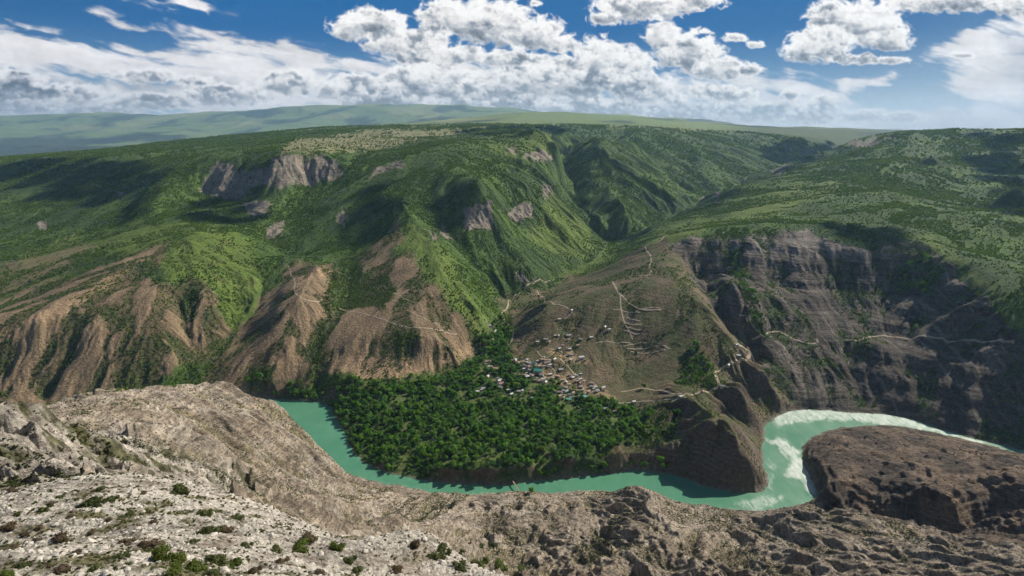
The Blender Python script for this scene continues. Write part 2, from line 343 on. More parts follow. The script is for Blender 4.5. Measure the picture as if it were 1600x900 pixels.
VHILL = poly_mask([(775, 470), (850, 450), (960, 410), (1040, 375), (1080, 420), (1120, 480), (1165, 550), (1215, 600), (1255, 640), (1200, 660), (1205, 780), (1100, 770), (1020, 735), (940, 735), (960, 700), (1020, 690), (1010, 640), (950, 625), (870, 600), (795, 560), (800, 500)], 6) * (1 - FRONT)
RCLIFF = poly_mask([(1045, 380), (1075, 375), (1120, 370), (1200, 365), (1262, 360), (1300, 378), (1350, 392), (1420, 380), (1445, 385), (1475, 412), (1500, 440), (1550, 482), (1600, 522), (1700, 580), (1900, 800), (1600, 706), (1420, 654), (1255, 638), (1160, 545), (1110, 480), (1075, 425)], 3, wob=4, sc_=14.) * (1 - FRONT)
CLIFFS = [[(312, 300), (330, 262), (345, 252), (372, 266), (398, 268), (425, 250), (470, 243), (502, 241), (540, 266), (520, 282), (466, 283), (440, 297), (405, 284), (371, 310), (330, 305)],
          [(378, 318), (425, 318), (415, 335), (395, 345), (388, 332)], [(415, 355), (445, 345), (440, 365), (415, 372)], [(578, 282), (585, 262), (620, 250), (637, 262), (605, 266), (585, 275)],
          [(723, 360), (728, 325), (768, 315), (771, 350), (750, 357)], [(795, 343), (797, 325), (830, 312), (833, 335), (812, 347)], [(848, 308), (850, 290), (864, 284), (864, 310)],
          [(790, 240), (790, 228), (806, 228), (804, 241)], [(820, 250), (820, 236), (862, 236), (866, 252)], [(1320, 228), (1325, 222), (1370, 216), (1400, 215), (1350, 230)],
          [(1090, 312), (1100, 307), (1130, 305), (1120, 314)], [(1205, 275), (1225, 258), (1240, 260), (1225, 272)], [(688, 345), (692, 355), (706, 370), (696, 374), (690, 362)], [(668, 362), (685, 370), (680, 378)],
          [(800, 425), (812, 427), (835, 440), (815, 443)], [(525, 350), (533, 330), (546, 340), (535, 355)], [(183, 302), (195, 302), (193, 310)], [(55, 348), (75, 348), (72, 356), (60, 356)], [(103, 370), (115, 364), (106, 373)]]
ROCKW = np.zeros(X.shape, np.float32)
for k, c in enumerate(CLIFFS): ROCKW = np.maximum(ROCKW, poly_mask(c, 2.5, wob=4, sc_=12., seed=20 + k))
ROCKW *= (RR < 6500) & (RR > 1200)
PLATEAU = poly_mask([(430, 240), (470, 215), (560, 205), (640, 202), (720, 200), (730, 206), (690, 215), (640, 222), (600, 235), (540, 238), (505, 240)], 4, wob=5) * (RR < 6500)
PLATEAU = np.maximum(PLATEAU, poly_mask([(600, 196), (740, 186), (900, 196), (1060, 198), (1150, 205), (1040, 204), (960, 198), (860, 194), (700, 200)], 3, wob=3) * .7)
GRASS = np.zeros(X.shape, np.float32)
for c in ([(620, 320), (650, 350), (680, 385), (720, 430), (765, 515), (745, 520), (700, 480), (660, 440), (625, 400), (615, 350)],
          [(255, 385), (300, 360), (340, 355), (380, 370), (410, 420), (370, 450), (350, 480), (300, 440), (262, 440), (250, 400)],
          [(20, 400), (130, 360), (220, 350), (300, 350), (250, 385), (200, 400), (120, 395), (60, 430)], [(330, 450), (400, 430), (415, 450), (375, 520), (360, 520)],
          [(860, 310), (900, 340), (940, 390), (920, 405), (860, 395), (830, 370)], [(760, 220), (840, 205), (880, 225), (840, 250), (790, 250)],
          [(950, 390), (1060, 350), (1120, 345), (1080, 375), (1040, 385), (960, 420), (860, 455), (870, 440)], [(1040, 385), (1075, 400), (1120, 470), (1150, 530), (1120, 520), (1080, 460), (1050, 420)],
          [(1420, 378), (1445, 380), (1480, 410), (1560, 480), (1600, 510), (1600, 495), (1500, 410), (1450, 370)], [(1130, 340), (1200, 300), (1300, 280), (1330, 290), (1250, 320), (1200, 345)],
          [(740, 200), (780, 183), (840, 176), (1000, 184), (1160, 196), (1060, 200), (900, 196)], [(0, 215), (300, 205), (480, 175), (740, 180), (700, 200), (500, 205), (300, 218)]):
    GRASS = np.maximum(GRASS, poly_mask(c, 8))
GRASS *= (1 - FRONT)
TAN = np.zeros(X.shape, np.float32)
for c in ([(0, 515), (78, 486), (145, 446), (189, 412), (216, 398), (240, 395), (205, 412), (200, 430), (150, 460), (90, 500), (0, 530)], [(465, 430), (500, 415), (520, 425), (495, 440), (470, 445)],
          [(500, 580), (510, 555), (600, 560), (690, 555), (735, 535), (740, 550), (700, 568), (640, 590), (560, 588)], [(610, 412), (625, 404), (642, 408), (640, 418)], [(412, 480), (450, 470), (445, 495), (420, 500)],
          [(310, 460), (325, 450), (340, 465), (330, 470)], [(800, 540), (815, 535), (825, 552), (805, 560)], [(340, 600), (400, 590), (470, 600), (460, 606), (345, 610)], [(400, 575), (450, 560), (440, 580)],
          [(800, 560), (900, 590), (960, 620), (940, 625), (870, 600), (800, 572)], [(850, 545), (900, 550), (920, 570), (880, 565)], [(1260, 638), (1270, 634), (1285, 641), (1265, 643)], [(515, 650), (535, 645), (545, 655), (530, 668), (518, 660)]):
    TAN = np.maximum(TAN, poly_mask(c, 4, wob=5, sc_=18.))
TAN *= (1 - FRONT)
GROVE = poly_mask([(400, 600), (430, 595), (480, 612), (520, 610), (560, 590), (640, 598), (700, 585), (735, 565), (752, 548), (765, 520), (785, 500), (800, 520), (797, 545), (815, 575), (870, 605), (940, 622), (985, 640), (1000, 662),
                   (985, 688), (950, 705), (880, 722), (820, 730), (740, 742), (640, 740), (590, 728), (560, 700), (545, 665), (520, 640), (500, 625), (430, 620)], 5) * (1 - FRONT) * (Z < 110)
PENIN = poly_mask([(1245, 700), (1290, 662), (1420, 660), (1600, 706), (1900, 770), (1900, 900), (1600, 850), (1500, 840), (1380, 810), (1290, 795)], 4) * (RR > 560) * (RR < 1500)
SCRUB = np.zeros(X.shape, np.float32)
for c in ([(310, 735), (330, 725), (440, 760), (480, 775), (470, 790), (400, 765), (330, 748)], [(-200, 690), (30, 700), (130, 740), (150, 750), (-200, 755)], [(890, 870), (930, 840), (950, 820), (975, 825), (960, 870), (920, 890)],
          [(600, 800), (690, 780), (720, 790), (680, 810), (600, 815)], [(1000, 640), (1060, 640), (1060, 690), (1010, 700), (990, 680)], [(1060, 560), (1085, 540), (1125, 580), (1110, 605), (1060, 605)],
          [(505, 470), (520, 420), (560, 430), (600, 425), (620, 450), (600, 485), (540, 480), (512, 500)], [(612, 520), (640, 515), (665, 525), (655, 545), (618, 545)], [(480, 600), (482, 560), (495, 500), (510, 500), (505, 560), (500, 600)],
          [(300, 560), (330, 530), (370, 520), (362, 535), (320, 570)], [(281, 465), (300, 450), (312, 470), (305, 505), (290, 500)], [(100, 660), (150, 640), (120, 700), (90, 690)], [(385, 600), (390, 572), (430, 570), (425, 600)],
          [(940, 290), (960, 290), (950, 310)], [(1140, 400), (1150, 390), (1175, 460), (1200, 530), (1185, 530), (1160, 460)], [(1420, 400), (1450, 390), (1480, 430), (1450, 470), (1400, 450)], [(420, 690), (440, 700), (500, 740), (470, 735)],
          [(775, 500), (800, 490), (800, 512), (790, 525), (770, 520)], [(1090, 790), (1070, 745), (1080, 700), (1060, 690)]):
    SCRUB = np.maximum(SCRUB, poly_mask(c, 5, wob=6, sc_=16.))
SCRUB *= sstep(86, 94, RR)

# ---- relief: gullies running down the slope, added to the interpolated ground
def grad(Z):
    gr = np.gradient(Z, RS, axis=0); gt = np.gradient(Z, TH, axis=1) / RR
    return gr * np.sin(TT) + gt * np.cos(TT), gr * np.cos(TT) - gt * np.sin(TT)
def blur(a, n):
    for _ in range(n):
        a = (np.roll(a, 1, 0) + 2 * a + np.roll(a, -1, 0)) / 4; a = (np.roll(a, 1, 1) + 2 * a + np.roll(a, -1, 1)) / 4
    return a
gx, gy = grad(Z); gx = blur(gx, 6); gy = blur(gy, 6)
def erosion(px, py, dx, dy, seed):
    ix = np.floor(px); iy = np.floor(py); fx = px - ix; fy = py - iy
    va = np.zeros_like(px); vx = np.zeros_like(px); vy = np.zeros_like(px); wt = np.zeros_like(px)
    for i in (-1, 0, 1):
        for j in (-1, 0, 1):
            hx = _h(ix + i, iy + j, seed) * .8 + .1; hy = _h(ix + i, iy + j, seed + 77) * .8 + .1
            qx = fx - i - hx; qy = fy - j - hy
            d = qx * qx + qy * qy; w_ = np.exp(-d * 2.2) * (d < 2.6)
            m = (qx * dx + qy * dy) * 6.2832
            c, s = np.cos(m), np.sin(m)
            va += c * w_; vx -= s * dx * w_; vy -= s * dy * w_; wt += w_
    wt += 1e-4
    return va / wt, vx / wt, vy / wt
slope = np.hypot(gx, gy)
def gullies(selm, L0, amp, octs, seed, gain=.5):
    """adds to Z[selm]"""
    global Z
    x = (X[selm] / L0).astype(np.float32); y = (Y[selm] / L0).astype(np.float32)
    wx = fbm(x * .8, y * .8, 3, seed) * .35; wy = fbm(x * .8 + 5, y * .8 + 9, 3, seed) * .35
    x = x + wx; y = y + wy
    sx = gx[selm].astype(np.float32); sy = gy[selm].astype(np.float32); sl_ = np.hypot(sx, sy) + 1e-4
    ex = sx / sl_; ey = sy / sl_
    hh = np.zeros_like(x); hx = np.zeros_like(x); hy = np.zeros_like(x); a = 1.; f = 1.
    for o in range(octs):
        tx = ex * 1.0 + hx * .09; ty = ey * 1.0 + hy * .09; n = np.hypot(tx, ty) + 1e-4
        v, dx, dy = erosion(x * f, y * f, -ty / n, tx / n, seed + o * 31)
        hh += a * v; hx += a * f * dx * 6.2832 * .16; hy += a * f * dy * 6.2832 * .16
        a *= gain; f *= 2
    return hh * amp * L0 * np.minimum(sl_, .8 if L0 < 300 else .38)
# how strongly the ground is gullied
band = (RR > 100) & (RR < 9000)
G = .082 + .04 * fbm(X / 700, Y / 700, 2, 91)
HEAD = poly_mask([(1040, 600), (1100, 560), (1160, 545), (1215, 600), (1255, 640), (1210, 780), (1060, 760), (1000, 700)], 12, wob=4)
G = G + .012 * BROWN * (PX < 420) - .015 * BROWN * (PX >= 420) + .01 * RCLIFF - .02 * VHILL * (1 - FRONT) + .10 * HEAD + .10 * sstep(2200, 3000, RR) * (PX > 780)
G = np.where(FRONT > .5, .095, G) * sstep(90, 200, RR) * sstep(4, 70, DR) * (1 - GROVE) * (1 - sstep(5500, 9000, RR))
G = G * (1 - .8 * CRAG) * (1 - .45 * PENIN) * (1 - .85 * sstep(480, 570, Z) * sstep(2500, 2900, RR))
dz = np.zeros_like(Z); big = band & (RR > 900); dz[big] += gullies(big, 420., .55, 2, 401) * (1 - .5 * BROWN[big])
b2 = band & (RR > 2200); dz[b2] += gullies(b2, 900., .38, 2, 431) * sstep(2200, 3000, RR[b2])
md = band & (RR > 140) & (RR < 7000); dz[md] += gullies(md, 150., 1.0, 5, 211, .5) * (1 - .3 * BROWN[md]) * (1 - .35 * FRONT[md])
sm = (RR > 100) & (RR < 2000); dz[sm] += gullies(sm, 42., .65, 4, 511, .5) * (1 + 1.3 * FRONT[sm]) + .6 * FRONT[sm] * gullies(sm, 85., 1.0, 4, 611, .6)
Z = Z + dz * G * (1.15 + .5 * FRONT)
# gentle undulation and roughness
Z += (RR > 600) * sstep(20, 120, DR) * (1 - GROVE) * (14 * fbm(X / 330, Y / 330, 4, 7) * sstep(600, 1500, RR) * (1 - .6 * VHILL)) * (1 - .6 * sstep(480, 570, Z))
Z += (RR > 7000) * (120 * ridged(X / 3500, Y / 3500, 5, 44) - 40) * sstep(14000, 19000, RR) + 26 * (ridged(X / 1200, Y / 1200, 4, 45) - .4) * sstep(7500, 9500, RR)
# limestone: broken ledges (steps) with blocks
def ledges(z, step, sharp):
    k = z / step; f = k - np.floor(k); return (np.floor(k) + sstep(.5 - sharp, .5 + sharp, f)) * step
st = RCLIFF * sstep(5, 30, DR)
zz = Z + 4 * fbm(X / 260, Y / 260, 3, 61) + 1.2 * fbm(X / 40, Y / 40, 2, 62)
Z = Z + st * .22 * (ledges(zz, 34., .3) - zz) + st * .14 * (ledges(zz, 8., .2) - zz)
st = PENIN * sstep(3, 12, DR) + VHILL * .15 * sstep(3, 15, DR)
zz = Z + 5 * fbm(X / 70, Y / 50, 4, 63); Z = Z + st * .65 * (ledges(zz, 7.5, .14) - zz)
Z += ROCKW * (10 * ridged(X / 60, Y / 60, 4, 71) - 5)
m = PENIN > .01
Z[m] += (PENIN[m] * sstep(3, 15, DR[m]) * (5.5 * ridged(X[m] / 60, Y[m] / 42, 6, 75) - 3.2))
# near limestone: crags and the foreground slab
m = CRAG > .01
Z[m] += CRAG[m] * (6.5 * ridged(X[m] / 34 + Y[m] / 90, Y[m] / 17, 6, 81) - 6.0 + 3.2 * (ridged(X[m] / 11, Y[m] / 8, 4, 82) - .4))
m = (RR < 600) & (FRONT > .5)
Z[m] += (sstep(100, 160, RR[m]) * (1.6 * fbm(X[m] / 12, Y[m] / 12, 4, 83) + 1.5 * (ridged(X[m] / 22 + Y[m] / 60, Y[m] / 9, 4, 84) - .4) * (1 - .5 * CRAG[m])))
m = RR < 125
x, y = X[m], Y[m]
bed = ridged(x / 7 + y / 18, y / 2.6 - x / 9, 5, 85)
Z[m] += NEAR[m] * (.12 * ridged(x / .8, y / .6, 3, 88) + .5 * fbm(x / 14, y / 9, 3, 86) + .30 * (bed - .6) + .16 * ridged(x / 1.6, y / .9, 3, 87)) * sstep(4, 12, RR[m])
Z -= 2.9 * np.exp(-((PX - 690) / 150.) ** 2) * np.exp(-((RR - 42) / 8.) ** 2)
# river bed and banks
bank = sstep(-1, 14, DR)
Z = np.where(DR < 14, np.where(DR < 0, np.minimum(-1.2, DR * .15), np.minimum(Z, 1e9) * bank + (1 - bank) * .3), Z)
Z = np.where((DR >= 0) & (RR > 560) & (RR < 2600) & (DR < 400), np.maximum(Z, .25 + np.minimum(DR, 30) * .12), Z)
Z = Z.astype(np.float64)

# lookup anywhere on the sheet
def bil(arr, x, y):
    t = np.arctan2(x, y); r = np.hypot(x, y)
    j = np.clip(np.searchsorted(RS, r, side='right') - 1, 0, NR - 2); i = np.clip(np.searchsorted(TH, t, side='right') - 1, 0, NT - 2)
    v = np.clip((r - RS[j]) / (RS[j + 1] - RS[j]), 0, 1); u = np.clip((t - TH[i]) / (TH[i + 1] - TH[i]), 0, 1)
    return arr[j, i] * (1 - u) * (1 - v) + arr[j, i + 1] * u * (1 - v) + arr[j + 1, i] * (1 - u) * v + arr[j + 1, i + 1] * u * v
def ground(x, y): return bil(Z, np.asarray(x, float), np.asarray(y, float))
_hr = np.exp(np.linspace(math.log(5), math.log(32500), 6000))
def hit(px, py, rmin=5, rmax=32500):
    """first ground point seen through a photo pixel"""
    x, y, z = ray(px, py); h = math.hypot(x, y); rr = _hr[(_hr > rmin) & (_hr < rmax)]
    gx_, gy_, gz_ = rr * x / h, rr * y / h, H + rr * z / h
    d = gz_ - ground(gx_, gy_); k = np.argmax(d < 0)
    if d[k] >= 0: k = len(rr) - 1
    if k > 0:
        f = d[k - 1] / (d[k - 1] - d[k] + 1e-9); r = rr[k - 1] + (rr[k] - rr[k - 1]) * f
    else: r = rr[k]
    gx1, gy1 = r * x / h, r * y / h
    return float(gx1), float(gy1), float(ground(gx1, gy1))
# ------------------------------------------------------------------ node helpers
def mat(name):
    m = bpy.data.materials.new(name); m.use_nodes = True
    t = m.node_tree; b = t.nodes['Principled BSDF']
    b.inputs['Specular IOR Level'].default_value = .2; b.inputs['Roughness'].default_value = .9
    return m, t, b
class NT_:
    def __init__(s, t): s.t = t
    def n(s, k, **kw):
        n = s.t.nodes.new('ShaderNode' + k)
        for a, v in kw.items(): setattr(n, a, v)
        return n
    def link(s, a, b): s.t.links.new(a, b)
    def val(s, sock, v):
        if isinstance(v, (int, float)): sock.default_value = v
        elif isinstance(v, tuple): sock.default_value = v if len(v) == 4 or sock.type == 'VECTOR' else (*v, 1)
        else: s.link(v, sock)
    def math(s, op, a, b=0, c=0, clamp=False):
        n = s.n('Math', operation=op); n.use_clamp = clamp
        s.val(n.inputs[0], a); s.val(n.inputs[1], b); s.val(n.inputs[2], c); return n.outputs[0]
    def mix(s, f, a, b, bt='MIX'):
        n = s.n('Mix', data_type='RGBA', blend_type=bt); s.val(n.inputs[0], f); s.val(n.inputs[6], a); s.val(n.inputs[7], b); return n.outputs[2]
    def noise(s, vec, sc_, det=4, rough=.55, dist=0):
        n = s.n('TexNoise'); s.link(vec, n.inputs['Vector']); n.inputs['Scale'].default_value = sc_; n.inputs['Detail'].default_value = det
        n.inputs['Roughness'].default_value = rough; n.inputs['Distortion'].default_value = dist; return n.outputs['Fac']
    def ramp(s, f, *stops):
        n = s.n('ValToRGB'); s.val(n.inputs[0], f); cr_ = n.color_ramp
        while len(cr_.elements) < len(stops): cr_.elements.new(.5)
        for e, (p, c) in zip(cr_.elements, stops):
            e.position = p; e.color = (*c, 1) if isinstance(c, tuple) else (c, c, c, 1)
        return n.outputs[0]
    def attr(s, name): 
        n = s.n('Attribute', attribute_name=name); return n
    def rng(s, f, a, b, c=0., d=1.):
        n = s.n('MapRange'); s.val(n.inputs[0], f)
        for k, v in zip((1, 2, 3, 4), (a, b, c, d)): n.inputs[k].default_value = v
        return n.outputs[0]
def setp(o, label=None, cat=None, group=None, kind=None):
    if label: o['label'] = label
    if cat: o['category'] = cat
    if group: o['group'] = group
    if kind: o['kind'] = kind
    return o
def grid_mesh(name, P, faces=None):
    """P: (nr, nt, 3) array"""
    nr, ntt = P.shape[:2]
    me = bpy.data.meshes.new(name); me.vertices.add(nr * ntt); me.vertices.foreach_set('co', P.reshape(-1).astype(np.float32))
    idx = np.arange(nr * ntt).reshape(nr, ntt)
    q = np.stack([idx[:-1, :-1], idx[:-1, 1:], idx[1:, 1:], idx[1:, :-1]], -1).reshape(-1, 4)[:, ::-1]
    nf = len(q); me.loops.add(nf * 4); me.loops.foreach_set('vertex_index', q.reshape(-1).astype(np.int32))
    me.polygons.add(nf); me.polygons.foreach_set('loop_start', np.arange(0, nf * 4, 4, dtype=np.int32))
    me.update(); me.validate(); me.polygons.foreach_set('use_smooth', np.ones(nf, bool))
    return me
def vattr(me, name, arr, kind='FLOAT'):
    a = me.attributes.new(name, kind, 'POINT')
    if kind == 'FLOAT': a.data.foreach_set('value', np.ascontiguousarray(arr, dtype=np.float32).reshape(-1))
    elif kind == 'FLOAT_VECTOR': a.data.foreach_set('vector', np.ascontiguousarray(arr, dtype=np.float32).reshape(-1))

# ------------------------------------------------------------------ what the ground is made of, patch by patch
gx2, gy2 = grad(Z); SL = np.hypot(gx2, gy2)
def lerp(a, b, t): return a + (b - a) * t
col = np.zeros(Z.shape + (3,), np.float32)
def paint(c, m):
    global col
    m = np.clip(m, 0, 1)[..., None].astype(np.float32)
    col = col * (1 - m) + np.array(c, np.float32) * m
n1 = fbm(X / 260, Y / 260, 5, 301).astype(np.float32); n2 = fbm(X / 60, Y / 60, 5, 302).astype(np.float32); n3 = fbm(X / 14, Y / 14, 4, 303).astype(np.float32)
paint((.050, .085, .022), np.ones(Z.shape))
gn = sstep(-.25, .35, n1 + .6 * n2)
paint((.100, .165, .028), gn * .8)
paint((.135, .190, .034), GRASS * (.75 + .5 * n2)); paint((.13, .13, .05), GRASS * sstep(.05, .4, n2) * .5)
paint((.27, .25, .13), PLATEAU * (.8 + n2))
curv = np.clip(-dz / 6, -1, 1)                                   # + in the gullies
paint((.185, .130, .080), BROWN * .95); paint((.11, .095, .05), BROWN * sstep(-.1, .5, n2 + .5 * curv) * .7); paint((.07, .085, .03), BROWN * sstep(.2, .55, n1 * .6 + n2 * .6 + .35 * curv) * .8)
paint((.29, .21, .13), BROWN * sstep(-.1, .4, n1 - n2 * .6 - .4 * curv) * .65)
vh = VHILL * .95
paint((.135, .108, .062), vh); paint((.085, .10, .035), vh * sstep(-.2, .35, n2 + .4 * n1 + (PY < 520) * .1) * .8); paint((.20, .145, .095), vh * sstep(.1, .4, -n2) * .7)
paint((.21, .155, .105), VHILL * sstep(.75, 1.1, SL) * .8)
paint((.42, .29, .175), TAN * sstep(-.35, .1, n2 + n3 * .5) * .7)
# right cliff: bedded rock
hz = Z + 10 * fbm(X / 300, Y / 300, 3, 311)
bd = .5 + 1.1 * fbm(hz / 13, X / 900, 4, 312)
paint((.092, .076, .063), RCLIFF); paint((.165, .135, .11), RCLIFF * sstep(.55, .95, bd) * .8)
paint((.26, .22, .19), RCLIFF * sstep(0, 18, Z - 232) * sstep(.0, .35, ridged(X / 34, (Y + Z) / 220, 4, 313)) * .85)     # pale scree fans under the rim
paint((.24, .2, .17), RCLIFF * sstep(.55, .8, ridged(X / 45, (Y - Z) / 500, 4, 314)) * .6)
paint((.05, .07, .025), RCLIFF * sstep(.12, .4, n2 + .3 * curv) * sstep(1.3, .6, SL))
paint((.27, .225, .185), ROCKW * sstep(-.5, -.1, n3 + .3 * n2)); paint((.17, .135, .11), ROCKW * sstep(0., .4, n2 + n3) * .7)
paint((.25, .21, .175), (1 - FRONT) * (RR < 6000) * (RR > 1200) * sstep(1.7, 2.3, SL) * (1 - RCLIFF) * (1 - BROWN) * (RR < 2700) * .6)
paint((.055, .09, .025), GROVE); paint((.13, .16, .05), GROVE * (fbm(X / 45, Y / 45, 4, 777) > .2) * .8)
paint((.16, .115, .08), GROVE * sstep(.5, 1., SL) * .9)
# this side of the river
paint((.37, .305, .235), FRONT); paint((.28, .225, .17), FRONT * sstep(-.1, .35, n1 + .5 * n2) * .8); paint((.37, .32, .26), FRONT * sstep(.0, .4, -n2 + .3 * n1) * .8)
paint((.18, .165, .075), FRONT * sstep(.05, .4, n2 * .7 + n3 * .4 + .35 * curv) * .55)
paint((.105, .08, .06), VHILL * HEAD * sstep(.7, 1.0, SL) * .85); paint((.20, .155, .12), VHILL * HEAD * sstep(.8, 1.1, SL) * sstep(.2, .8, np.sin((Z + 4 * n2) * .9)) * .6)
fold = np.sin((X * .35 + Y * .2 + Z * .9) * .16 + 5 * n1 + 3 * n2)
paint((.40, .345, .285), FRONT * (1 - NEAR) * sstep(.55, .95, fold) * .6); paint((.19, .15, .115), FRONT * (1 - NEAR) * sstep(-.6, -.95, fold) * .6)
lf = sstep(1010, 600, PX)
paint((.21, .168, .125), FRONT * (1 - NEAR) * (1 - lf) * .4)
paint((.118, .090, .070), PENIN); paint((.19, .135, .095), PENIN * sstep(.0, .4, n2 + (PX > 1440) * .25) * .8); paint((.062, .048, .040), PENIN * sstep(-.1, .3, -n2 + n3 * .5) * .7)
paint((.47, .42, .36), CRAG * .9); paint((.24, .20, .16), CRAG * sstep(.0, .35, n3) * .8); paint((.10, .105, .04), CRAG * sstep(.05, .3, n2 * .6 + n3) * .8)
paint((.43, .39, .335), NEAR)
n4 = fbm(X / 3.2, Y / 2.4, 5, 305).astype(np.float32)
paint((.24, .20, .16), NEAR * sstep(-.02, .3, n4) * .85); paint((.50, .46, .40), NEAR * sstep(.0, .3, -n4 + .5 * n3) * .6); paint((.13, .125, .05), NEAR * sstep(.12, .4, n4 * .6 + n3 * .6) * .8)
paint((.06, .075, .025), SCRUB * (1 - FRONT) * sstep(-.4, .1, n3 + n2)); paint((.11, .11, .045), SCRUB * FRONT * sstep(-.05, .3, n3 + n2 * .6) * .7)
# beds of the river and wet banks
paint((.22, .2, .17), sstep(8, 0, DR) * .7)
# far country
fr = sstep(5500, 8000, RR)
paint((.16, .22, .085), fr); paint((.05, .08, .045), fr * sstep(.0, .25, fbm(X / 1500, Y / 2600, 5, 331))); paint((.27, .29, .13), fr * sstep(.05, .3, fbm(X / 2100 + 4, Y / 3000, 5, 332)) * .7)
paint((.035, .055, .04), poly_mask([(-400, 216), (0, 216), (150, 214), (300, 212), (290, 217), (160, 222), (100, 226), (250, 228), (150, 236), (0, 246), (-400, 250)], 2, wob=2) * (RR > 6000) * .9)  # cloud shade on the left lowland, painted into the ground colour
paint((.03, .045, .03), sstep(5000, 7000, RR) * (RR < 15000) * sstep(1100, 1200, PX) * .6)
veg = np.clip((1 - FRONT) * (1 - BROWN) * (1 - RCLIFF) * (1 - VHILL), 0, 1)

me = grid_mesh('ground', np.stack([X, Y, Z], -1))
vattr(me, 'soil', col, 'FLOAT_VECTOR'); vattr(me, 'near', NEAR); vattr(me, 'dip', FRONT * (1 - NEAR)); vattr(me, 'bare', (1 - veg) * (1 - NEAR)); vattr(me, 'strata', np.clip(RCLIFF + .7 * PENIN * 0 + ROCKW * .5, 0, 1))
m, t, b = mat('ground'); q = NT_(t)
geo = q.n('NewGeometry'); pos = geo.outputs['Position']
base = q.attr('soil').outputs['Color']
nearf = q.attr('near').outputs['Fac']; bare = q.attr('bare').outputs['Fac']; strat = q.attr('strata').outputs['Fac']
# fine mottling whose grain follows the kind of ground
f1 = q.noise(pos, .16, 6, .7); f2 = q.noise(pos, .035, 5, .65); f3 = q.noise(pos, 2.2, 6, .7); f4 = q.noise(pos, .55, 6, .75)
mp = q.n('Mapping'); q.link(pos, mp.inputs[0]); mp.inputs['Scale'].default_value = (.012, .012, .14)
bands = q.noise(mp.outputs[0], 1., 5, .6, .3)
k = q.rng(f1, .3, .7, .55, 1.45); c1 = q.mix(1.0, base, k, 'MULTIPLY')
k4 = q.rng(f4, .35, .65, .72, 1.25); c1 = q.mix(bare, c1, q.mix(1.0, c1, k4, 'MULTIPLY')); k2 = q.rng(f2, .3, .7, .8, 1.2); c1 = q.mix(1.0, c1, k2, 'MULTIPLY')
kb = q.rng(bands, .35, .65, .72, 1.3); c1 = q.mix(strat, c1, q.mix(1.0, c1, kb, 'MULTIPLY'))
mp2 = q.n('Mapping'); q.link(pos, mp2.inputs[0]); mp2.inputs['Rotation'].default_value = (.5, .35, .75); mp2.inputs['Scale'].default_value = (.012, .05, .34)
beds = q.noise(mp2.outputs[0], 1., 7, .68, .5); dipf = q.attr('dip').outputs['Fac']
c1 = q.mix(dipf, c1, q.mix(1.0, c1, q.rng(beds, .36, .64, .5, 1.45), 'MULTIPLY'))
kn = q.rng(f3, .4, .6, .45, 1.3); c1 = q.mix(nearf, c1, q.mix(1.0, c1, kn, 'MULTIPLY'))
# dots of low scrub on the bare slopes
vo = q.n('TexVoronoi'); q.link(pos, vo.inputs['Vector']); vo.inputs['Scale'].default_value = .22
dot = q.math('MULTIPLY', q.rng(vo.outputs['Distance'], .22, .32, 1, 0), q.rng(f2, .42, .55, .0, 1.))
c1 = q.mix(q.math('MULTIPLY', q.math('MULTIPLY', dot, bare), .75), c1, (.035, .042, .018))
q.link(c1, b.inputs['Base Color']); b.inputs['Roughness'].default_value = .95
bp = q.n('Bump'); bp.inputs['Strength'].default_value = .9; bp.inputs['Distance'].default_value = 5.0
hgt = q.math('ADD', q.math('ADD', f1, q.math('MULTIPLY', f4, .35)), q.math('MULTIPLY', q.math('ADD', q.math('MULTIPLY', bands, strat), q.math('MULTIPLY', beds, dipf)), 1.0)); q.link(hgt, bp.inputs['Height'])
bp2 = q.n('Bump'); bp2.inputs['Distance'].default_value = .35; q.link(q.math('MULTIPLY', nearf, .9), bp2.inputs['Strength']); q.link(f3, bp2.inputs['Height']); q.link(bp.outputs[0], bp2.inputs['Normal'])
q.link(q.rng(nearf, 0, 1, .9, .1), bp.inputs['Strength'])
q.link(bp2.outputs[0], b.inputs['Normal'])
me.materials.append(m)
go = bpy.data.objects.new('ground', me); C.objects.link(go); setp(go, 'canyon hills, cliffs and rocky slopes falling to the river', 'ground', kind='structure')

# ------------------------------------------------------------------ river
wx = np.arange(-2100, 1500, 6.); wy = np.arange(640, 1500, 6.)
WX, WY = np.meshgrid(wx, wy); wd = river_dist(WX, WY)
me = bpy.data.meshes.new('river'); idx = -np.ones(WX.shape, int); keep = wd < 22
idx[keep] = np.arange(keep.sum()); V = np.stack([WX[keep], WY[keep], 0 * WX[keep]], 1)
qd = np.stack([idx[:-1, :-1], idx[:-1, 1:], idx[1:, 1:], idx[1:, :-1]], -1).reshape(-1, 4); qd = qd[(qd >= 0).all(1)]
me.from_pydata(V.tolist(), [], qd.tolist())
wpx, wpy = project(V[:, 0], V[:, 1], V[:, 2])
foam_glitter = np.zeros(len(V), np.float32)  # rapids foam and painted sun glitter share this white mask
for c, s_ in (([(1215, 640), (1280, 638), (1330, 643), (1390, 646), (1420, 653), (1470, 671), (1540, 690), (1530, 698), (1490, 684), (1440, 672), (1390, 664), (1330, 658), (1290, 656), (1240, 660), (1215, 668), (1205, 660)], .9),
              ([(1195, 690), (1215, 682), (1245, 700), (1262, 735), (1278, 770), (1265, 775), (1250, 748), (1225, 740), (1235, 720), (1215, 700)], 1.),
              ([(1140, 790), (1160, 780), (1215, 770), (1225, 780), (1190, 800)], .6), ([(1196, 715), (1212, 720), (1215, 735), (1200, 730)], .5), ([(1200, 740), (1210, 742), (1208, 765), (1200, 760)], .6)):
    foam_glitter = np.maximum(foam_glitter, poly_mask(c, 5, wpx, wpy, 5, 16.) * s_)
vattr(me, 'foam_glitter', foam_glitter); vattr(me, 'pale', sstep(1080, 1260, wpx)); vattr(me, 'shore', sstep(-7, 0, wd[keep]))
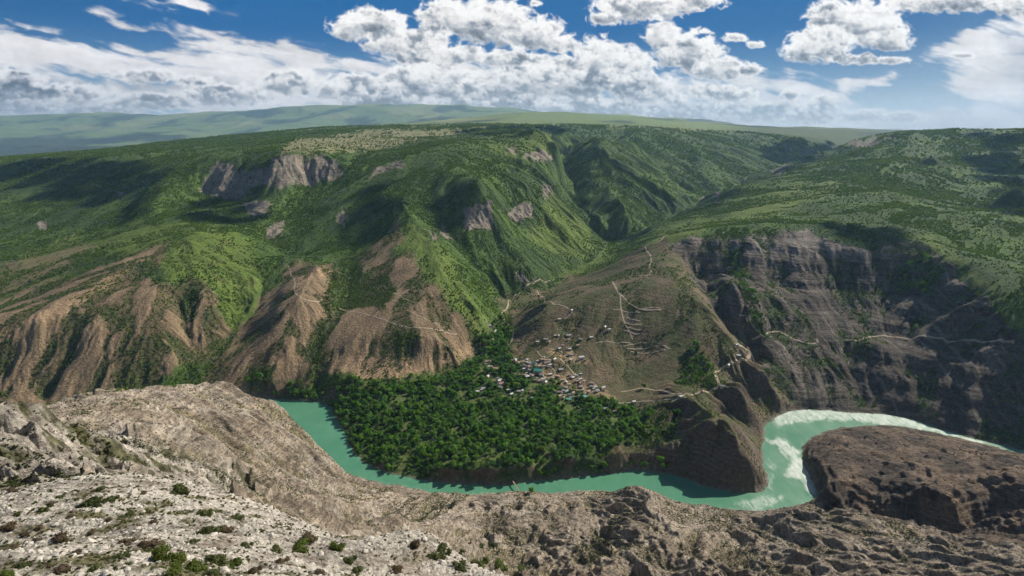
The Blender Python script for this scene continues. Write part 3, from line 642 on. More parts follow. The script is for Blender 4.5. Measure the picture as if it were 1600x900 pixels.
m, t, b = mat('river_water'); q = NT_(t); pos = q.n('NewGeometry').outputs['Position']
fa = q.attr('foam_glitter').outputs['Fac']; pa = q.attr('pale').outputs['Fac']
mp = q.n('Mapping'); q.link(pos, mp.inputs[0]); mp.inputs['Scale'].default_value = (.11, .028, 1); mp.inputs['Rotation'].default_value = (0, 0, .5)
fn = q.noise(mp.outputs[0], 1.6, 8, .72, .8)
ff_ = q.math('MULTIPLY', q.rng(q.math('ADD', fn, q.math('MULTIPLY', fa, .30)), .56, .92, 0, .85), q.rng(q.math('ADD', fa, q.math('MULTIPLY', pa, .12)), 0.02, .7, 0, 1))  # faint glitter specks are painted over the pale reach too
sh = q.math('MULTIPLY', q.attr('shore').outputs['Fac'], q.rng(fn, .5, .62, 0, .35))
c = q.mix(pa, (.082, .245, .148), (.20, .34, .235)); c = q.mix(q.rng(q.noise(mp.outputs[0], .35, 6, .65, .6), .38, .62, 0, .8), c, (.11, .27, .165)); c = q.mix(q.rng(q.noise(pos, .012, 4, .6), .35, .65, 0, .5), c, (.052, .185, .112))
c = q.mix(ff_, c, (.75, .77, .72)); c = q.mix(sh, c, (.5, .5, .42))
q.link(c, b.inputs['Base Color']); q.link(q.math('ADD', q.math('MULTIPLY', ff_, .5), .28), b.inputs['Roughness'])
b.inputs['IOR'].default_value = 1.33; b.inputs['Specular IOR Level'].default_value = .5
bp = q.n('Bump'); bp.inputs['Strength'].default_value = .5; bp.inputs['Distance'].default_value = .5
q.link(q.math('ADD', q.noise(pos, .6, 6, .7), q.math('MULTIPLY', q.noise(pos, .12, 5, .7), q.math('ADD', .4, q.math('MULTIPLY', fa, 5)))), bp.inputs['Height']); q.link(bp.outputs[0], b.inputs['Normal'])
me.materials.append(m); ro = bpy.data.objects.new('river', me); C.objects.link(ro); setp(ro, 'turquoise river winding along the canyon floor', 'river', kind='structure')
# ------------------------------------------------------------------ sky dome with its clouds (a real band of sky 110 km out, brightness computed per point)
def blobs(px, py, L, k=1.0):
    f = np.full(px.shape, -3.0, np.float32)
    for cx, cy, rx, ry in L:
        dx = (px - cx) / rx; dy = (py - cy) / ry; dy = np.where(dy > 0, dy * 1.25, dy)
        f = np.maximum(f, (1 - np.sqrt(dx * dx + dy * dy)) * min(1., .25 + ry / 22.))
    return f
CUM = [(580, 42, 62, 30), (545, 48, 24, 18), (640, 68, 75, 26), (700, 32, 55, 34), (765, 36, 75, 40), (825, 55, 62, 32), (875, 70, 40, 18), (690, 88, 90, 18), (800, 92, 70, 16),
       (938, 92, 50, 36), (985, 112, 45, 40), (1005, 140, 60, 30), (900, 125, 80, 44), (830, 128, 80, 36), (750, 140, 90, 36), (690, 122, 60, 30), (640, 132, 70, 30), (560, 142, 80, 28), (450, 130, 60, 26), (350, 150, 90, 22), (230, 160, 90, 16),
       (1000, 12, 72, 28), (1070, 4, 62, 20), (945, 30, 26, 14), (1038, 58, 34, 26), (1078, 84, 52, 38), (1122, 108, 48, 22), (1168, 110, 26, 12), (1135, 148, 52, 16), (1100, 142, 26, 12), (1232, 150, 18, 12), (1052, 165, 30, 24), (1004, 152, 20, 16),
       (1146, 60, 22, 8), (1180, 70, 14, 6), (1100, 50, 10, 5), (1300, 34, 44, 34), (1284, 72, 56, 32), (1250, 82, 30, 20), (1352, 40, 60, 42), (1388, 62, 38, 26), (1330, 92, 56, 12), (1392, 94, 28, 8), (835, 6, 12, 7), (795, 8, 14, 6),
       (1180, 178, 120, 22), (1285, 168, 34, 24), (1270, 182, 60, 18), (1350, 182, 60, 14), (1400, 184, 60, 12), (1110, 178, 60, 20), (1040, 182, 80, 18), (920, 175, 120, 20), (780, 165, 120, 20), (600, 160, 90, 16),
       (1490, 2, 110, 22), (1590, 8, 60, 20), (1420, 6, 40, 16), (1505, 86, 24, 6), (1575, 145, 14, 4), (90, 150, 90, 22), (20, 130, 60, 26), (30, 165, 80, 24), (150, 175, 80, 12), (230, 120, 60, 14), (300, 128, 40, 12)]
VEIL = [((-60, 30), (0, 34), (60, 48), (125, 66), (240, 70), (330, 60), (400, 60), (560, 96), (640, 100), (900, 110), (960, 150), (1000, 190), (-60, 200)),
        ((150, -30), (300, -30), (330, 8), (356, 32), (300, 24), (240, 22), (190, 8)), ((148, 20), (210, 36), (300, 48), (460, 78), (560, 105), (480, 96), (330, 66), (200, 44)),
        ((980, 120), (1180, 118), (1300, 130), (1400, 118), (1380, 130), (1290, 158), (1320, 190), (960, 200)),
        ((1430, 92), (1520, 50), (1560, 20), (1700, 0), (1900, 0), (1900, 210), (1290, 205), (1500, 170), (1480, 120)), ((1240, 160), (1400, 170), (1900, 160), (1900, 210), (1240, 210)),
        ((520, 90), (700, 90), (900, 90), (900, 180), (520, 180))]
def sky_colour(az, el):
    """az, el in radians (az from the view direction, clockwise) -> linear rgb"""
    dx = np.sin(az) * np.cos(el); dy = np.cos(az) * np.cos(el); dz_ = np.sin(el)
    f = np.maximum(dy * CP - dz_ * SP, .05); px = 800 + FP * dx / f; py = 450 - FP * (dy * SP + dz_ * CP) / f
    front = sstep(1.25, .95, np.abs(az))
    px = np.clip(px, -900, 2500)
    # clear sky
    ed = np.degrees(el)
    t1 = sstep(-1.5, 9, ed)[..., None]
    sky_ = np.array((.36, .56, .68)) * (1 - t1) + np.array((.004, .128, .37)) * t1
    t2 = np.clip((px - 1250) / 500, 0, 1)[..., None] * .35; sky_ = sky_ * (1 - t2) + np.array((.26, .36, .47)) * t2
    tl = (sstep(450, -100, px) * sstep(3, 12, ed))[..., None] * .35; sky_ = sky_ * (1 - tl) + np.array((.02, .08, .2)) * tl
    wh = (sstep(4.2, -.5, ed) * sstep(500, 1000, px))[..., None] * .75; sky_ = sky_ * (1 - wh) + np.array((.92, .88, .84)) * wh
    # veil / high cloud
    u = px + 2.2 * py; v = py - .22 * px
    wv = 30 * fbm(px / 160, py / 90, 4, 901)
    s = (fbm((px + wv) / 150, (py - .20 * px + wv * .6) / 26, 6, 903, .6)) * 2
    vm = 0
    for k, c in enumerate(VEIL): vm = np.maximum(vm, poly_mask(c, 22, px, py, 10, 60., 50 + k))
    vm = np.maximum(vm, .25 * (1 - front))
    va = sstep(.28, .95, vm * .95 + s * .75) * np.clip(vm * 2.5, 0, 1)
    vs = fbm((px - 8) / 150, (py - .12 * px) / 40, 5, 907, .6)
    vcol = np.array((.90, .88, .88)) * (1 + .45 * vs[..., None])
    dk = poly_mask([(-60, 112), (60, 118), (130, 130), (170, 150), (120, 172), (60, 190), (-60, 195)], 22, px, py, 14, 50., 71) * .75
    dk = np.maximum(dk, poly_mask([(1560, 60), (1640, 50), (1900, 60), (1900, 150), (1600, 130)], 30, px, py, 10, 50., 72) * .45)
    dk = np.maximum(dk, poly_mask([(180, 130), (330, 120), (420, 138), (330, 150), (200, 150)], 12, px, py, 10, 40., 73) * .4)
    vcol = vcol * (1 - dk[..., None]) + np.array((.25, .30, .40)) * dk[..., None]
    out = sky_ * (1 - va[..., None]) + vcol * va[..., None]
    # cumulus: billowing field, lit from the upper right by optical depth
    def dens(px, py, oct_=7):
        sc_ = np.clip(.35 + (190 - py) / 150, .3, 1.15)
        b = blobs(px, py, CUM)
        w1 = fbm(px / 34, py / 26, 3, 921); w2 = fbm(px / 34 + 7, py / 26 + 3, 3, 922)
        x = px + 12 * w1 * sc_; y = py + 9 * w2 * sc_
        n = 0; a = 1.; L = 30.; tot = 0
        for o in range(oct_):
            n = n + a * (1 - 2.6 * np.abs(vnoise(x / L + o * 5.1, y / (L * .8) + o * 2.7, 930 + o))); tot += a; a *= .56; L *= .5
        n = n / tot
        return b * 1.15 + n * .44 * (.6 + .4 * sc_) + .02
    d0 = dens(px, py)
    ca = sstep(.02, .38, d0)
    depth = 0
    for k, st_ in enumerate((4, 9, 16, 26)):
        depth = depth + np.clip(dens(px + st_ * .62, py - st_ * .78, 5) - .1, 0, 1.0) * (1.0, .9, .8, .7)[k]
    lum = .44 + .46 * np.exp(-1.7 * depth) + .16 * np.exp(-4.0 * np.clip(d0 - .12, 0, 2))
    # billows: heads of cloud piled over one another, the lower in front
    rg = np.random.default_rng(41); PF = []
    for bx, by, rx, ry in CUM:
        n = int(2 + rx * ry / 42)
        for _ in range(n):
            a = rg.uniform(0, 6.283); q_ = math.sqrt(rg.uniform(0, 1)) * .88
            r_ = rg.uniform(.5, 1.25) * min(15, ry * .55 + 3) * float(np.clip(.45 + (185 - by) / 130, .45, 1.1))
            PF.append((by + math.sin(a) * q_ * ry, bx + math.cos(a) * q_ * rx, r_, (math.sin(a) * q_ + 1) / 2, min(1., ry / 30)))
    PF.sort()
    for cy_, cx_, r_, low_, big_ in PF:
        m_ = (np.abs(px - cx_) < r_ * 1.7) & (np.abs(py - cy_) < r_ * 1.6)
        if not m_.any(): continue
        x = px[m_]; y = py[m_]
        wx_ = fbm(x / (r_ * .8) + cx_, y / (r_ * .8), 4, 951, .62); wy_ = fbm(x / (r_ * .8) + cx_, y / (r_ * .8) + 31, 4, 952, .62)
        u = (x - cx_) / r_ + wx_ * .9; v = (y - cy_) / (r_ * .85) + wy_ * .9
        rr_ = np.sqrt(u * u + v * v); a_ = sstep(1.05, .62, rr_) * ca[m_] * sstep(1.35, .2, v)
        t_ = .5 + .5 * np.clip(u * .45 - v * .9, -1, 1)
        tgt = .50 + .52 * sstep(.12, .82, t_ + .15 * wx_) - .42 * sstep(.35, .95, low_) * big_ - .10 * (t_ < .2)
        lum[m_] = lum[m_] * (1 - a_ * .55) + tgt * a_ * .55
    lum = lum + .30 * np.exp(-7.0 * np.clip(d0 - .12, 0, 2))
    lum = lum * (1 + .10 * fbm(px / 9, py / 7, 4, 961))
    lum = lum + .05 - (.16 + .16 * sstep(500, 100, px)) * sstep(-.02, .30, fbm(px / 70, py / 26, 4, 971)) * sstep(.25, .6, d0) - .10 * sstep(.35, .9, d0)
    lum = (lum - .55) * 1.25 + .62
    b3 = np.clip(lum, .22, 1.06)[..., None]
    k3 = sstep(.42, .92, b3)
    cc = np.array((.50, .55, .63)) * (1 - k3) * (b3 / .5) * .62 + np.array((1.02, 1.0, .975)) * k3 * b3
    tint = sstep(520, 100, px)[..., None] * .5; cc = cc * (1 - tint) + cc * np.array((.80, .82, .88)) * tint
    warm = (sstep(110, 190, py) * sstep(700, 1300, px))[..., None] * .5; cc = cc * (1 - warm) + cc * np.array((1.03, .98, .90)) * warm
    hz_ = sstep(130, 195, py)[..., None] * .4; cc = cc * (1 - hz_) + np.array((.94, .91, .87)) * hz_
    out = out * (1 - ca[..., None] * front[..., None]) + cc * ca[..., None] * front[..., None]
    gl = (sstep(1100, 1750, px) * sstep(40, 200, py))[..., None] * .35; out = out * (1 - gl) + np.array((.92, .86, .80)) * gl
    return np.clip(out, 0, 1.1)

# BUILD
SA = np.concatenate([np.linspace(-180, -47, 90, endpoint=False), np.linspace(-47, 47, 1250), np.linspace(47, 180, 91)[1:]]) * math.pi / 180
SE = np.concatenate([np.linspace(-6, -1, 5, endpoint=False), np.linspace(-1, 12.5, 215, endpoint=False), np.linspace(12.5, 26, 60)]) * math.pi / 180
AZ, EL = np.meshgrid(SA, SE)
sc_rgb = np.zeros(AZ.shape + (3,), np.float32)
sc_rgb[:] = sky_colour(AZ, EL)
RD = 110000.
SP_ = np.stack([RD * np.sin(AZ) * np.cos(EL), RD * np.cos(AZ) * np.cos(EL), H + RD * np.sin(EL)], -1)
me = grid_mesh('sky', SP_); vattr(me, 'light', sc_rgb, 'FLOAT_VECTOR')
m = bpy.data.materials.new('sky'); m.use_nodes = True; t = m.node_tree; q = NT_(t); t.nodes.remove(t.nodes['Principled BSDF'])
em = q.n('Emission'); pos = q.n('NewGeometry').outputs['Position']
fine = q.noise(pos, .0011, 5, .65); cl = q.attr('light').outputs['Color']
q.link(q.mix(1.0, cl, q.rng(fine, .3, .7, .94, 1.06), 'MULTIPLY'), em.inputs[0]); em.inputs[1].default_value = .77
q.link(em.outputs[0], t.nodes['Material Output'].inputs['Surface'])
me.materials.append(m); o = bpy.data.objects.new('sky', me); C.objects.link(o); setp(o, 'blue sky with heaped white clouds', 'sky', kind='structure')
# ------------------------------------------------------------------ haze
def slab(name, x0, x1, y0, y1, z0, z1):
    me = bpy.data.meshes.new(name); bm = bmesh.new(); bmesh.ops.create_cube(bm, size=1)
    for v in bm.verts: v.co = Vector((x0 if v.co.x < 0 else x1, y0 if v.co.y < 0 else y1, z0 if v.co.z < 0 else z1))
    bm.to_mesh(me); bm.free(); return me
me = slab('haze', -33500, 33500, -1500, 33500, float(Z.min()) - 3, float(Z.max()) + 60)
m = bpy.data.materials.new('haze'); m.use_nodes = True; t = m.node_tree; t.nodes.remove(t.nodes['Principled BSDF'])
pv = t.nodes.new('ShaderNodeVolumePrincipled'); pv.inputs['Color'].default_value = (.40, .68, 1, 1); pv.inputs['Density'].default_value = 2.4e-5; pv.inputs['Anisotropy'].default_value = .2
t.links.new(pv.outputs[0], t.nodes['Material Output'].inputs['Volume']); me.materials.append(m)
o = bpy.data.objects.new('haze', me); C.objects.link(o); setp(o, 'thin blue summer haze over the distance', 'haze', kind='stuff')
# ------------------------------------------------------------------ plants
def leaf_mat(name, dark, light, patch=.012, yellow=(.12, .12, .025), transl=.35):
    m, t, b = mat(name); q = NT_(t); oi = q.n('ObjectInfo')
    nz = q.noise(oi.outputs['Location'], patch, 4, .6)
    f = q.math('ADD', q.math('MULTIPLY', oi.outputs['Random'], .7), q.rng(nz, .3, .7, -.15, .5), clamp=True)
    c = q.mix(f, dark, light)
    c = q.mix(q.rng(oi.outputs['Random'], .9, 1., 0, .6), c, yellow)
    pos = q.n('NewGeometry').outputs['Position']
    c = q.mix(1.0, c, q.rng(q.noise(pos, .8, 2, .5), .3, .7, .75, 1.25), 'MULTIPLY')
    q.link(c, b.inputs['Base Color']); b.inputs['Roughness'].default_value = .75; b.inputs['Specular IOR Level'].default_value = .15
    tr = q.n('BsdfTranslucent'); q.link(q.mix(1., c, (1.5, 1.7, .7), 'MULTIPLY'), tr.inputs[0])
    mx = q.n('MixShader'); mx.inputs[0].default_value = transl; q.link(b.outputs[0], mx.inputs[1]); q.link(tr.outputs[0], mx.inputs[2])
    q.link(mx.outputs[0], t.nodes['Material Output'].inputs['Surface'])
    return m
M_forest = leaf_mat('forest_leaves', (.036, .086, .016), (.165, .235, .034), .006)
M_grove = leaf_mat('grove_leaves', (.040, .115, .018), (.16, .29, .045), .02, transl=.45)
M_scrub = leaf_mat('scrub_leaves', (.030, .042, .016), (.085, .095, .035), .02, (.13, .10, .04))
M_near = leaf_mat('near_shrub_leaves', (.040, .055, .018), (.10, .115, .04), .3, (.14, .11, .04), .25)
M_heath = leaf_mat('dry_shrub_leaves', (.075, .055, .04), (.13, .10, .06), .3, (.16, .11, .05), .2)
M_bark, t, b = mat('bark'); q = NT_(t); q.link(q.ramp(q.noise(q.n('NewGeometry').outputs['Position'], 4, 4), (.3, (.05, .038, .028)), (.7, (.13, .10, .075))), b.inputs['Base Color'])

def mesh_np(name, V, F, m, smooth=False):
    me = bpy.data.meshes.new(name); me.from_pydata([tuple(v) for v in V], [], [tuple(f) for f in F]); me.update()
    if smooth: me.polygons.foreach_set('use_smooth', [True] * len(me.polygons))
    me.materials.append(m); return me
def clump(rg, n_lobe, n_leaf, leaf, h=1.0, low=.0, core=True, wide=1.0):
    """crown of unit radius: many small leaf-clump faces round several uneven lobes, with gaps"""
    V, F = [], []
    lobes = []
    for k in range(n_lobe):
        a = rg.uniform(0, 6.283); q_ = rg.uniform(.1, .62) * wide; z = low + rg.uniform(.25, .85) * h * (1.15 - .5 * q_)
        lobes.append((q_ * math.cos(a), q_ * math.sin(a), z, rg.uniform(.28, .5)))
    lobes.append((0, 0, low + h * .75, .42))
    for k in range(n_leaf):
        L = lobes[rg.integers(len(lobes))]; d = rg.normal(size=3); d /= np.linalg.norm(d); d[2] = abs(d[2]) * .9 if rg.random() < .75 else d[2]
        c = np.array(L[:3]) + d * L[3] * rg.uniform(.8, 1.12)
        nrm = d + rg.normal(size=3) * .45; nrm /= np.linalg.norm(nrm)
        u = np.cross(nrm, rg.normal(size=3)); u /= np.linalg.norm(u); v = np.cross(nrm, u)
        s = leaf * rg.uniform(.6, 1.4); i = len(V)
        V += [c + u * s, c + v * s * .8, c - u * s * rg.uniform(.6, 1), c - v * s * .8]; F.append((i, i + 1, i + 2, i + 3))
    if core:
        for L in lobes:
            i = len(V)
            for th, ph in [(0, 90)] + [(a, 20) for a in (0, 72, 144, 216, 288)] + [(a, -35) for a in (36, 108, 180, 252, 324)]:
                V.append(np.array([L[0] + L[3] * .82 * math.cos(R(th)) * math.cos(R(ph)), L[1] + L[3] * .82 * math.sin(R(th)) * math.cos(R(ph)), L[2] + L[3] * .82 * math.sin(R(ph))]))
            for k in range(5):
                F += [(i, i + 1 + k, i + 1 + (k + 1) % 5), (i + 1 + k, i + 6 + k, i + 1 + (k + 1) % 5), (i + 1 + (k + 1) % 5, i + 6 + k, i + 6 + (k + 1) % 5)]
    return V, F
def stem(rg, h, r, limbs=4, spread=.5):
    V, F = [], []
    def tube(a, b, ra, rb, n=5):
        a = np.array(a, float); b = np.array(b, float); d = b - a; d /= np.linalg.norm(d); u = np.cross(d, (.3, .9, .1)); u /= np.linalg.norm(u); v = np.cross(d, u); i = len(V)
        for k in range(n):
            t_ = k / n * 6.283; V.append(a + (u * math.cos(t_) + v * math.sin(t_)) * ra)
        for k in range(n):
            t_ = k / n * 6.283; V.append(b + (u * math.cos(t_) + v * math.sin(t_)) * rb)
        for k in range(n): F.append((i + k, i + (k + 1) % n, i + n + (k + 1) % n, i + n + k))
    k1 = (rg.uniform(-.05, .05), rg.uniform(-.05, .05), h * .55); tube((0, 0, -.08), k1, r, r * .65); tube(k1, (k1[0] * 2, k1[1] * 2, h), r * .65, r * .2)
    for k in range(limbs):
        a = rg.uniform(0, 6.283); z = h * rg.uniform(.4, .75); tube((k1[0], k1[1], z), (spread * math.cos(a), spread * math.sin(a), z + h * rg.uniform(.2, .4)), r * .4, r * .12, 4)
    return V, F
GEN = np.random.default_rng(11)
LIB = bpy.data.collections.new('plant_shapes')
def proto(name, parts):
    V, F, MI, mats = [], [], [], []
    for v, f, m in parts:
        i = len(V); V += list(v); F += [tuple(x + i for x in q_) for q_ in f]
        if m not in mats: mats.append(m)
        MI += [mats.index(m)] * len(f)
    me = bpy.data.meshes.new(name); me.from_pydata([tuple(v) for v in V], [], F); me.update()
    for m in mats: me.materials.append(m)
    me.polygons.foreach_set('material_index', MI)
    return bpy.data.objects.new(name, me)
def lib(name, objs):
    c = bpy.data.collections.new(name)
    for o in objs: c.objects.link(o)
    return c
L_bush = lib('bush_shapes', [proto('bush_shape', [(*clump(GEN, 3, 34, .26, .8, -.1), M_forest)]) for _ in range(4)])
L_tree = lib('tree_shapes', [proto('tree_shape', [(*clump(GEN, 7, 150, .20, 1.25, .35), M_grove), (*stem(GEN, 1.0, .06), M_bark)]) for _ in range(4)])
L_scrub = lib('scrub_shapes', [proto('scrub_shape', [(*clump(GEN, 3, 30, .3, .6, -.1), M_scrub)]) for _ in range(4)])
L_tuft = lib('tuft_shapes', [proto('tuft_shape', [(*clump(GEN, 4, 110, .14, .45, -.1), mm)]) for mm in (M_near, M_near, M_heath, M_near)])
def scatter(name, P, S, coll, label, cat, flat=1.0):
    n = len(P); me = bpy.data.meshes.new(name); me.vertices.add(n); me.vertices.foreach_set('co', np.asarray(P, np.float32).reshape(-1)); me.update()
    rg = np.random.default_rng(n)
    S = np.asarray(S, np.float32); s3 = np.stack([S, S, S * flat * rg.uniform(.75, 1.25, n)], 1)
    vattr(me, 'scl', s3, 'FLOAT_VECTOR'); r3 = np.zeros((n, 3)); r3[:, 2] = rg.uniform(0, 6.283, n); vattr(me, 'rot', r3, 'FLOAT_VECTOR')
    a = me.attributes.new('pick', 'INT', 'POINT'); a.data.foreach_set('value', rg.integers(0, len(coll.objects), n).astype(np.int32))
    o = bpy.data.objects.new(name, me); C.objects.link(o)
    g = bpy.data.node_groups.new(name, 'GeometryNodeTree'); g.interface.new_socket('Geometry', in_out='INPUT', socket_type='NodeSocketGeometry'); g.interface.new_socket('Geometry', in_out='OUTPUT', socket_type='NodeSocketGeometry')
    gi = g.nodes.new('NodeGroupInput'); goo = g.nodes.new('NodeGroupOutput'); ip = g.nodes.new('GeometryNodeInstanceOnPoints'); ci = g.nodes.new('GeometryNodeCollectionInfo')
    ci.inputs['Collection'].default_value = coll; ci.inputs['Separate Children'].default_value = True; ci.inputs['Reset Children'].default_value = True
    def at(nm, dt):
        k = g.nodes.new('GeometryNodeInputNamedAttribute'); k.data_type = dt; k.inputs['Name'].default_value = nm; return k.outputs['Attribute']
    g.links.new(gi.outputs[0], ip.inputs['Points']); g.links.new(ci.outputs[0], ip.inputs['Instance']); ip.inputs['Pick Instance'].default_value = True
    g.links.new(at('pick', 'INT'), ip.inputs['Instance Index']); g.links.new(at('scl', 'FLOAT_VECTOR'), ip.inputs['Scale'])
    er = g.nodes.new('FunctionNodeEulerToRotation'); g.links.new(at('rot', 'FLOAT_VECTOR'), er.inputs[0]); g.links.new(er.outputs[0], ip.inputs['Rotation'])
    g.links.new(ip.outputs[0], goo.inputs[0])
    md_ = o.modifiers.new('scatter', 'NODES'); md_.node_group = g
    setp(o, label, cat, kind='stuff'); return o

# what can be seen (with a generous margin) from about here
ang = (Z - H) / RR; rm = np.maximum.accumulate(np.where(RR > 12, ang, -9), axis=0); rm = np.vstack([rm[:1], rm[:-1]])
VIS = (ang + 5 / RR > rm - .02) & (np.abs(TT) < R(50)) & (RR > 12)
cell = np.gradient(RS)[:, None] * np.gradient(TH)[None] * RR        # m2 of each grid cell
def pick(dens_map, diam, seed):
    """dens_map = wanted crown cover 0..1; diam = crown diameter per cell"""
    rg = np.random.default_rng(seed)
    lam = dens_map * cell / (math.pi / 4 * diam ** 2) * VIS
    n = rg.poisson(np.clip(lam, 0, 50)); jj_, ii_ = np.nonzero(n); k = n[jj_, ii_]; jj_ = np.repeat(jj_, k); ii_ = np.repeat(ii_, k)
    dr = np.gradient(RS); dth = np.gradient(TH)
    r = RS[jj_] + rg.uniform(-.5, .5, len(jj_)) * dr[jj_]; th = TH[ii_] + rg.uniform(-.5, .5, len(jj_)) * dth[ii_]
    x = r * np.sin(th); y = r * np.cos(th); z = ground(x, y)
    return np.stack([x, y, z], 1), diam[jj_, ii_] * rg.uniform(.65, 1.35, len(jj_)) / 2, jj_, ii_
cover = np.clip(sstep(-.22, .12, n2 * .8 + .6 * n1 + .3 * curv - .10 * (PX > 1050)), 0, 1)
FOR = (1 - FRONT) * (1 - GROVE) * (1 - .97 * ROCKW) * (1 - .9 * TAN)
FOR = FOR * (1 - .85 * PLATEAU)
FOR = FOR * (1 - GRASS * (.9 - .35 * cover)) * (.12 + .88 * cover)
sparse = np.clip(sstep(.0, .4, n2 + .55 * curv + .3 * n1), 0, 1)
FOR = FOR * (1 - BROWN) + BROWN * .5 * sparse; FOR = FOR * (1 - VHILL) + VHILL * .35 * sstep(-.1, .35, n2 + .4 * curv)
FOR = FOR * (1 - RCLIFF) + RCLIFF * .35 * sparse
FOR = np.maximum(FOR, SCRUB * (1 - FRONT) * 1.1) * sstep(2, 10, DR) * (SL < 2.2) * (RR < 6400)
far_side = FOR * (RR > 800) * 1.15
dia = np.maximum(np.where((BROWN + VHILL + RCLIFF) > .5, 2.8, 6.0), .0029 * RR) * (1 + .0 * RR)
P_, S_, *_r = pick(far_side, dia, 5)
P_[:, 2] -= .1 * S_
print('forest', len(P_))
scatter('hillside_forest', P_, S_, L_bush, 'green woods and bushes covering the canyon slopes', 'woodland', 1.1)
# low scrub on this side of the canyon
near_side = FRONT * (1 - NEAR) * (.07 + .42 * sstep(.05, .4, n2 * .7 + n3 * .4 + .35 * curv)) * (1 - .8 * PENIN); near_side = np.maximum(near_side, SCRUB * FRONT * .9) + CRAG * .15 * sstep(.05, .4, n3)
near_side = near_side * (RR > 95) * (RR < 1500) * sstep(2.2, 1.3, SL) * (DR > 2)
P_, S_, *_r = pick(near_side, np.maximum(1.1, .0026 * RR), 6); print('scrub', len(P_))
scatter('slope_scrub', P_, S_, L_scrub, 'low dry scrub dotted over the pale near slopes', 'scrub', .8)
# cushions and tufts on the limestone underfoot
tuft = NEAR * (.09 + .42 * sstep(.1, .4, n4 * .6 + n3 * .6)) * (RR < 110)
P_, S_, *_r = pick(tuft, np.maximum(.26, .0065 * RR), 8); print('tufts', len(P_))
scatter('rock_tufts', P_, S_, L_tuft, 'small grassy tufts rooted between the white stones', 'ground cover', .8)

# ------------------------------------------------------------------ clouds added above the view, placed and shaped to shade the hills
M_cloud, t, b = mat('cloud_white'); b.inputs['Base Color'].default_value = (.85, .86, .88, 1)
CV, CF = [], []
bm = bmesh.new(); bmesh.ops.create_icosphere(bm, subdivisions=2, radius=1); icoV = np.array([v.co[:] for v in bm.verts]); icoF = [[v.index for v in f.verts] for f in bm.faces]; bm.free()
CG = np.random.default_rng(77)
for poly, n_ in (([(300, 315), (330, 300), (400, 318), (410, 340), (350, 352), (305, 345)], 26), ([(0, 262), (90, 258), (210, 258), (215, 300), (160, 318), (60, 300), (0, 290)], 34), ([(668, 325), (705, 308), (728, 325), (725, 355), (690, 360)], 14),
                 ([(715, 206), (770, 197), (880, 197), (900, 210), (860, 206), (760, 212)], 40), ([(1510, 210), (1600, 210), (1600, 340), (1560, 330), (1530, 270)], 40),
                 ([(1200, 222), (1300, 222), (1320, 232), (1240, 255), (1190, 245)], 40), ([(560, 300), (600, 290), (620, 330), (600, 370), (560, 360)], 20), ([(1270, 350), (1400, 355), (1440, 375), (1400, 385), (1290, 370)], 20)):
    poly = np.array(poly, float); k = 0
    while k < n_:
        x_ = CG.uniform(poly[:, 0].min(), poly[:, 0].max()); y_ = CG.uniform(poly[:, 1].min(), poly[:, 1].max()); ins = False
        for a_, b_ in zip(poly, np.roll(poly, -1, 0)):
            if (a_[1] > y_) != (b_[1] > y_) and x_ < (b_[0] - a_[0]) * (y_ - a_[1]) / (b_[1] - a_[1]) + a_[0]: ins = not ins
        if not ins: continue
        k += 1; p = np.array(hit(x_, y_, 900)); zc_ = CG.uniform(2700, 2800) + (900 if p[1] > 8000 else 0); c_ = p + np.array(sd) * (zc_ - p[2]) / sd.z
        ext = p[1] / 900 * math.sqrt((poly[:, 0].max() - poly[:, 0].min()) * (poly[:, 1].max() - poly[:, 1].min()) * 2.0 / n_) * CG.uniform(.5, .85)
        i = len(CV); q_ = icoV * ext * (1 + .12 * np.sin(icoV[:, ::-1] * 5 + k)) * np.array([1, 1.25, .55])
        CV += list(q_ + c_); CF += [[v + i for v in f] for f in icoF]
o = bpy.data.objects.new('overhead_clouds', mesh_np('overhead_clouds', CV, CF, M_cloud, True)); C.objects.link(o); setp(o, 'small white clouds added above the view to shade the hills', 'clouds', kind='stuff')
# ------------------------------------------------------------------ grove trees
def obj(name, me, parent=None):
    o = bpy.data.objects.new(name, me); C.objects.link(o)
    if parent is not None: o.parent = parent
    return o
def empty(name, loc, rz=0, s=1.0):
    o = bpy.data.objects.new(name, None); C.objects.link(o); o.location = loc; o.rotation_euler = (0, 0, rz); o.scale = (s,) * 3; o.empty_display_size = .5
    return o
def simple(name, c1, c2, sc_=.8, rough=.9, metal=0, bump=0):
    m, t, b = mat(name); q = NT_(t); p = q.n('NewGeometry').outputs['Position']; n_ = q.noise(p, sc_, 5, .65)
    q.link(q.ramp(n_, (.32, c1), (.68, c2)), b.inputs['Base Color']); b.inputs['Roughness'].default_value = rough; b.inputs['Metallic'].default_value = metal
    if bump:
        bp = q.n('Bump'); bp.inputs['Strength'].default_value = .6; bp.inputs['Distance'].default_value = bump; q.link(n_, bp.inputs['Height']); q.link(bp.outputs[0], b.inputs['Normal'])
    return m

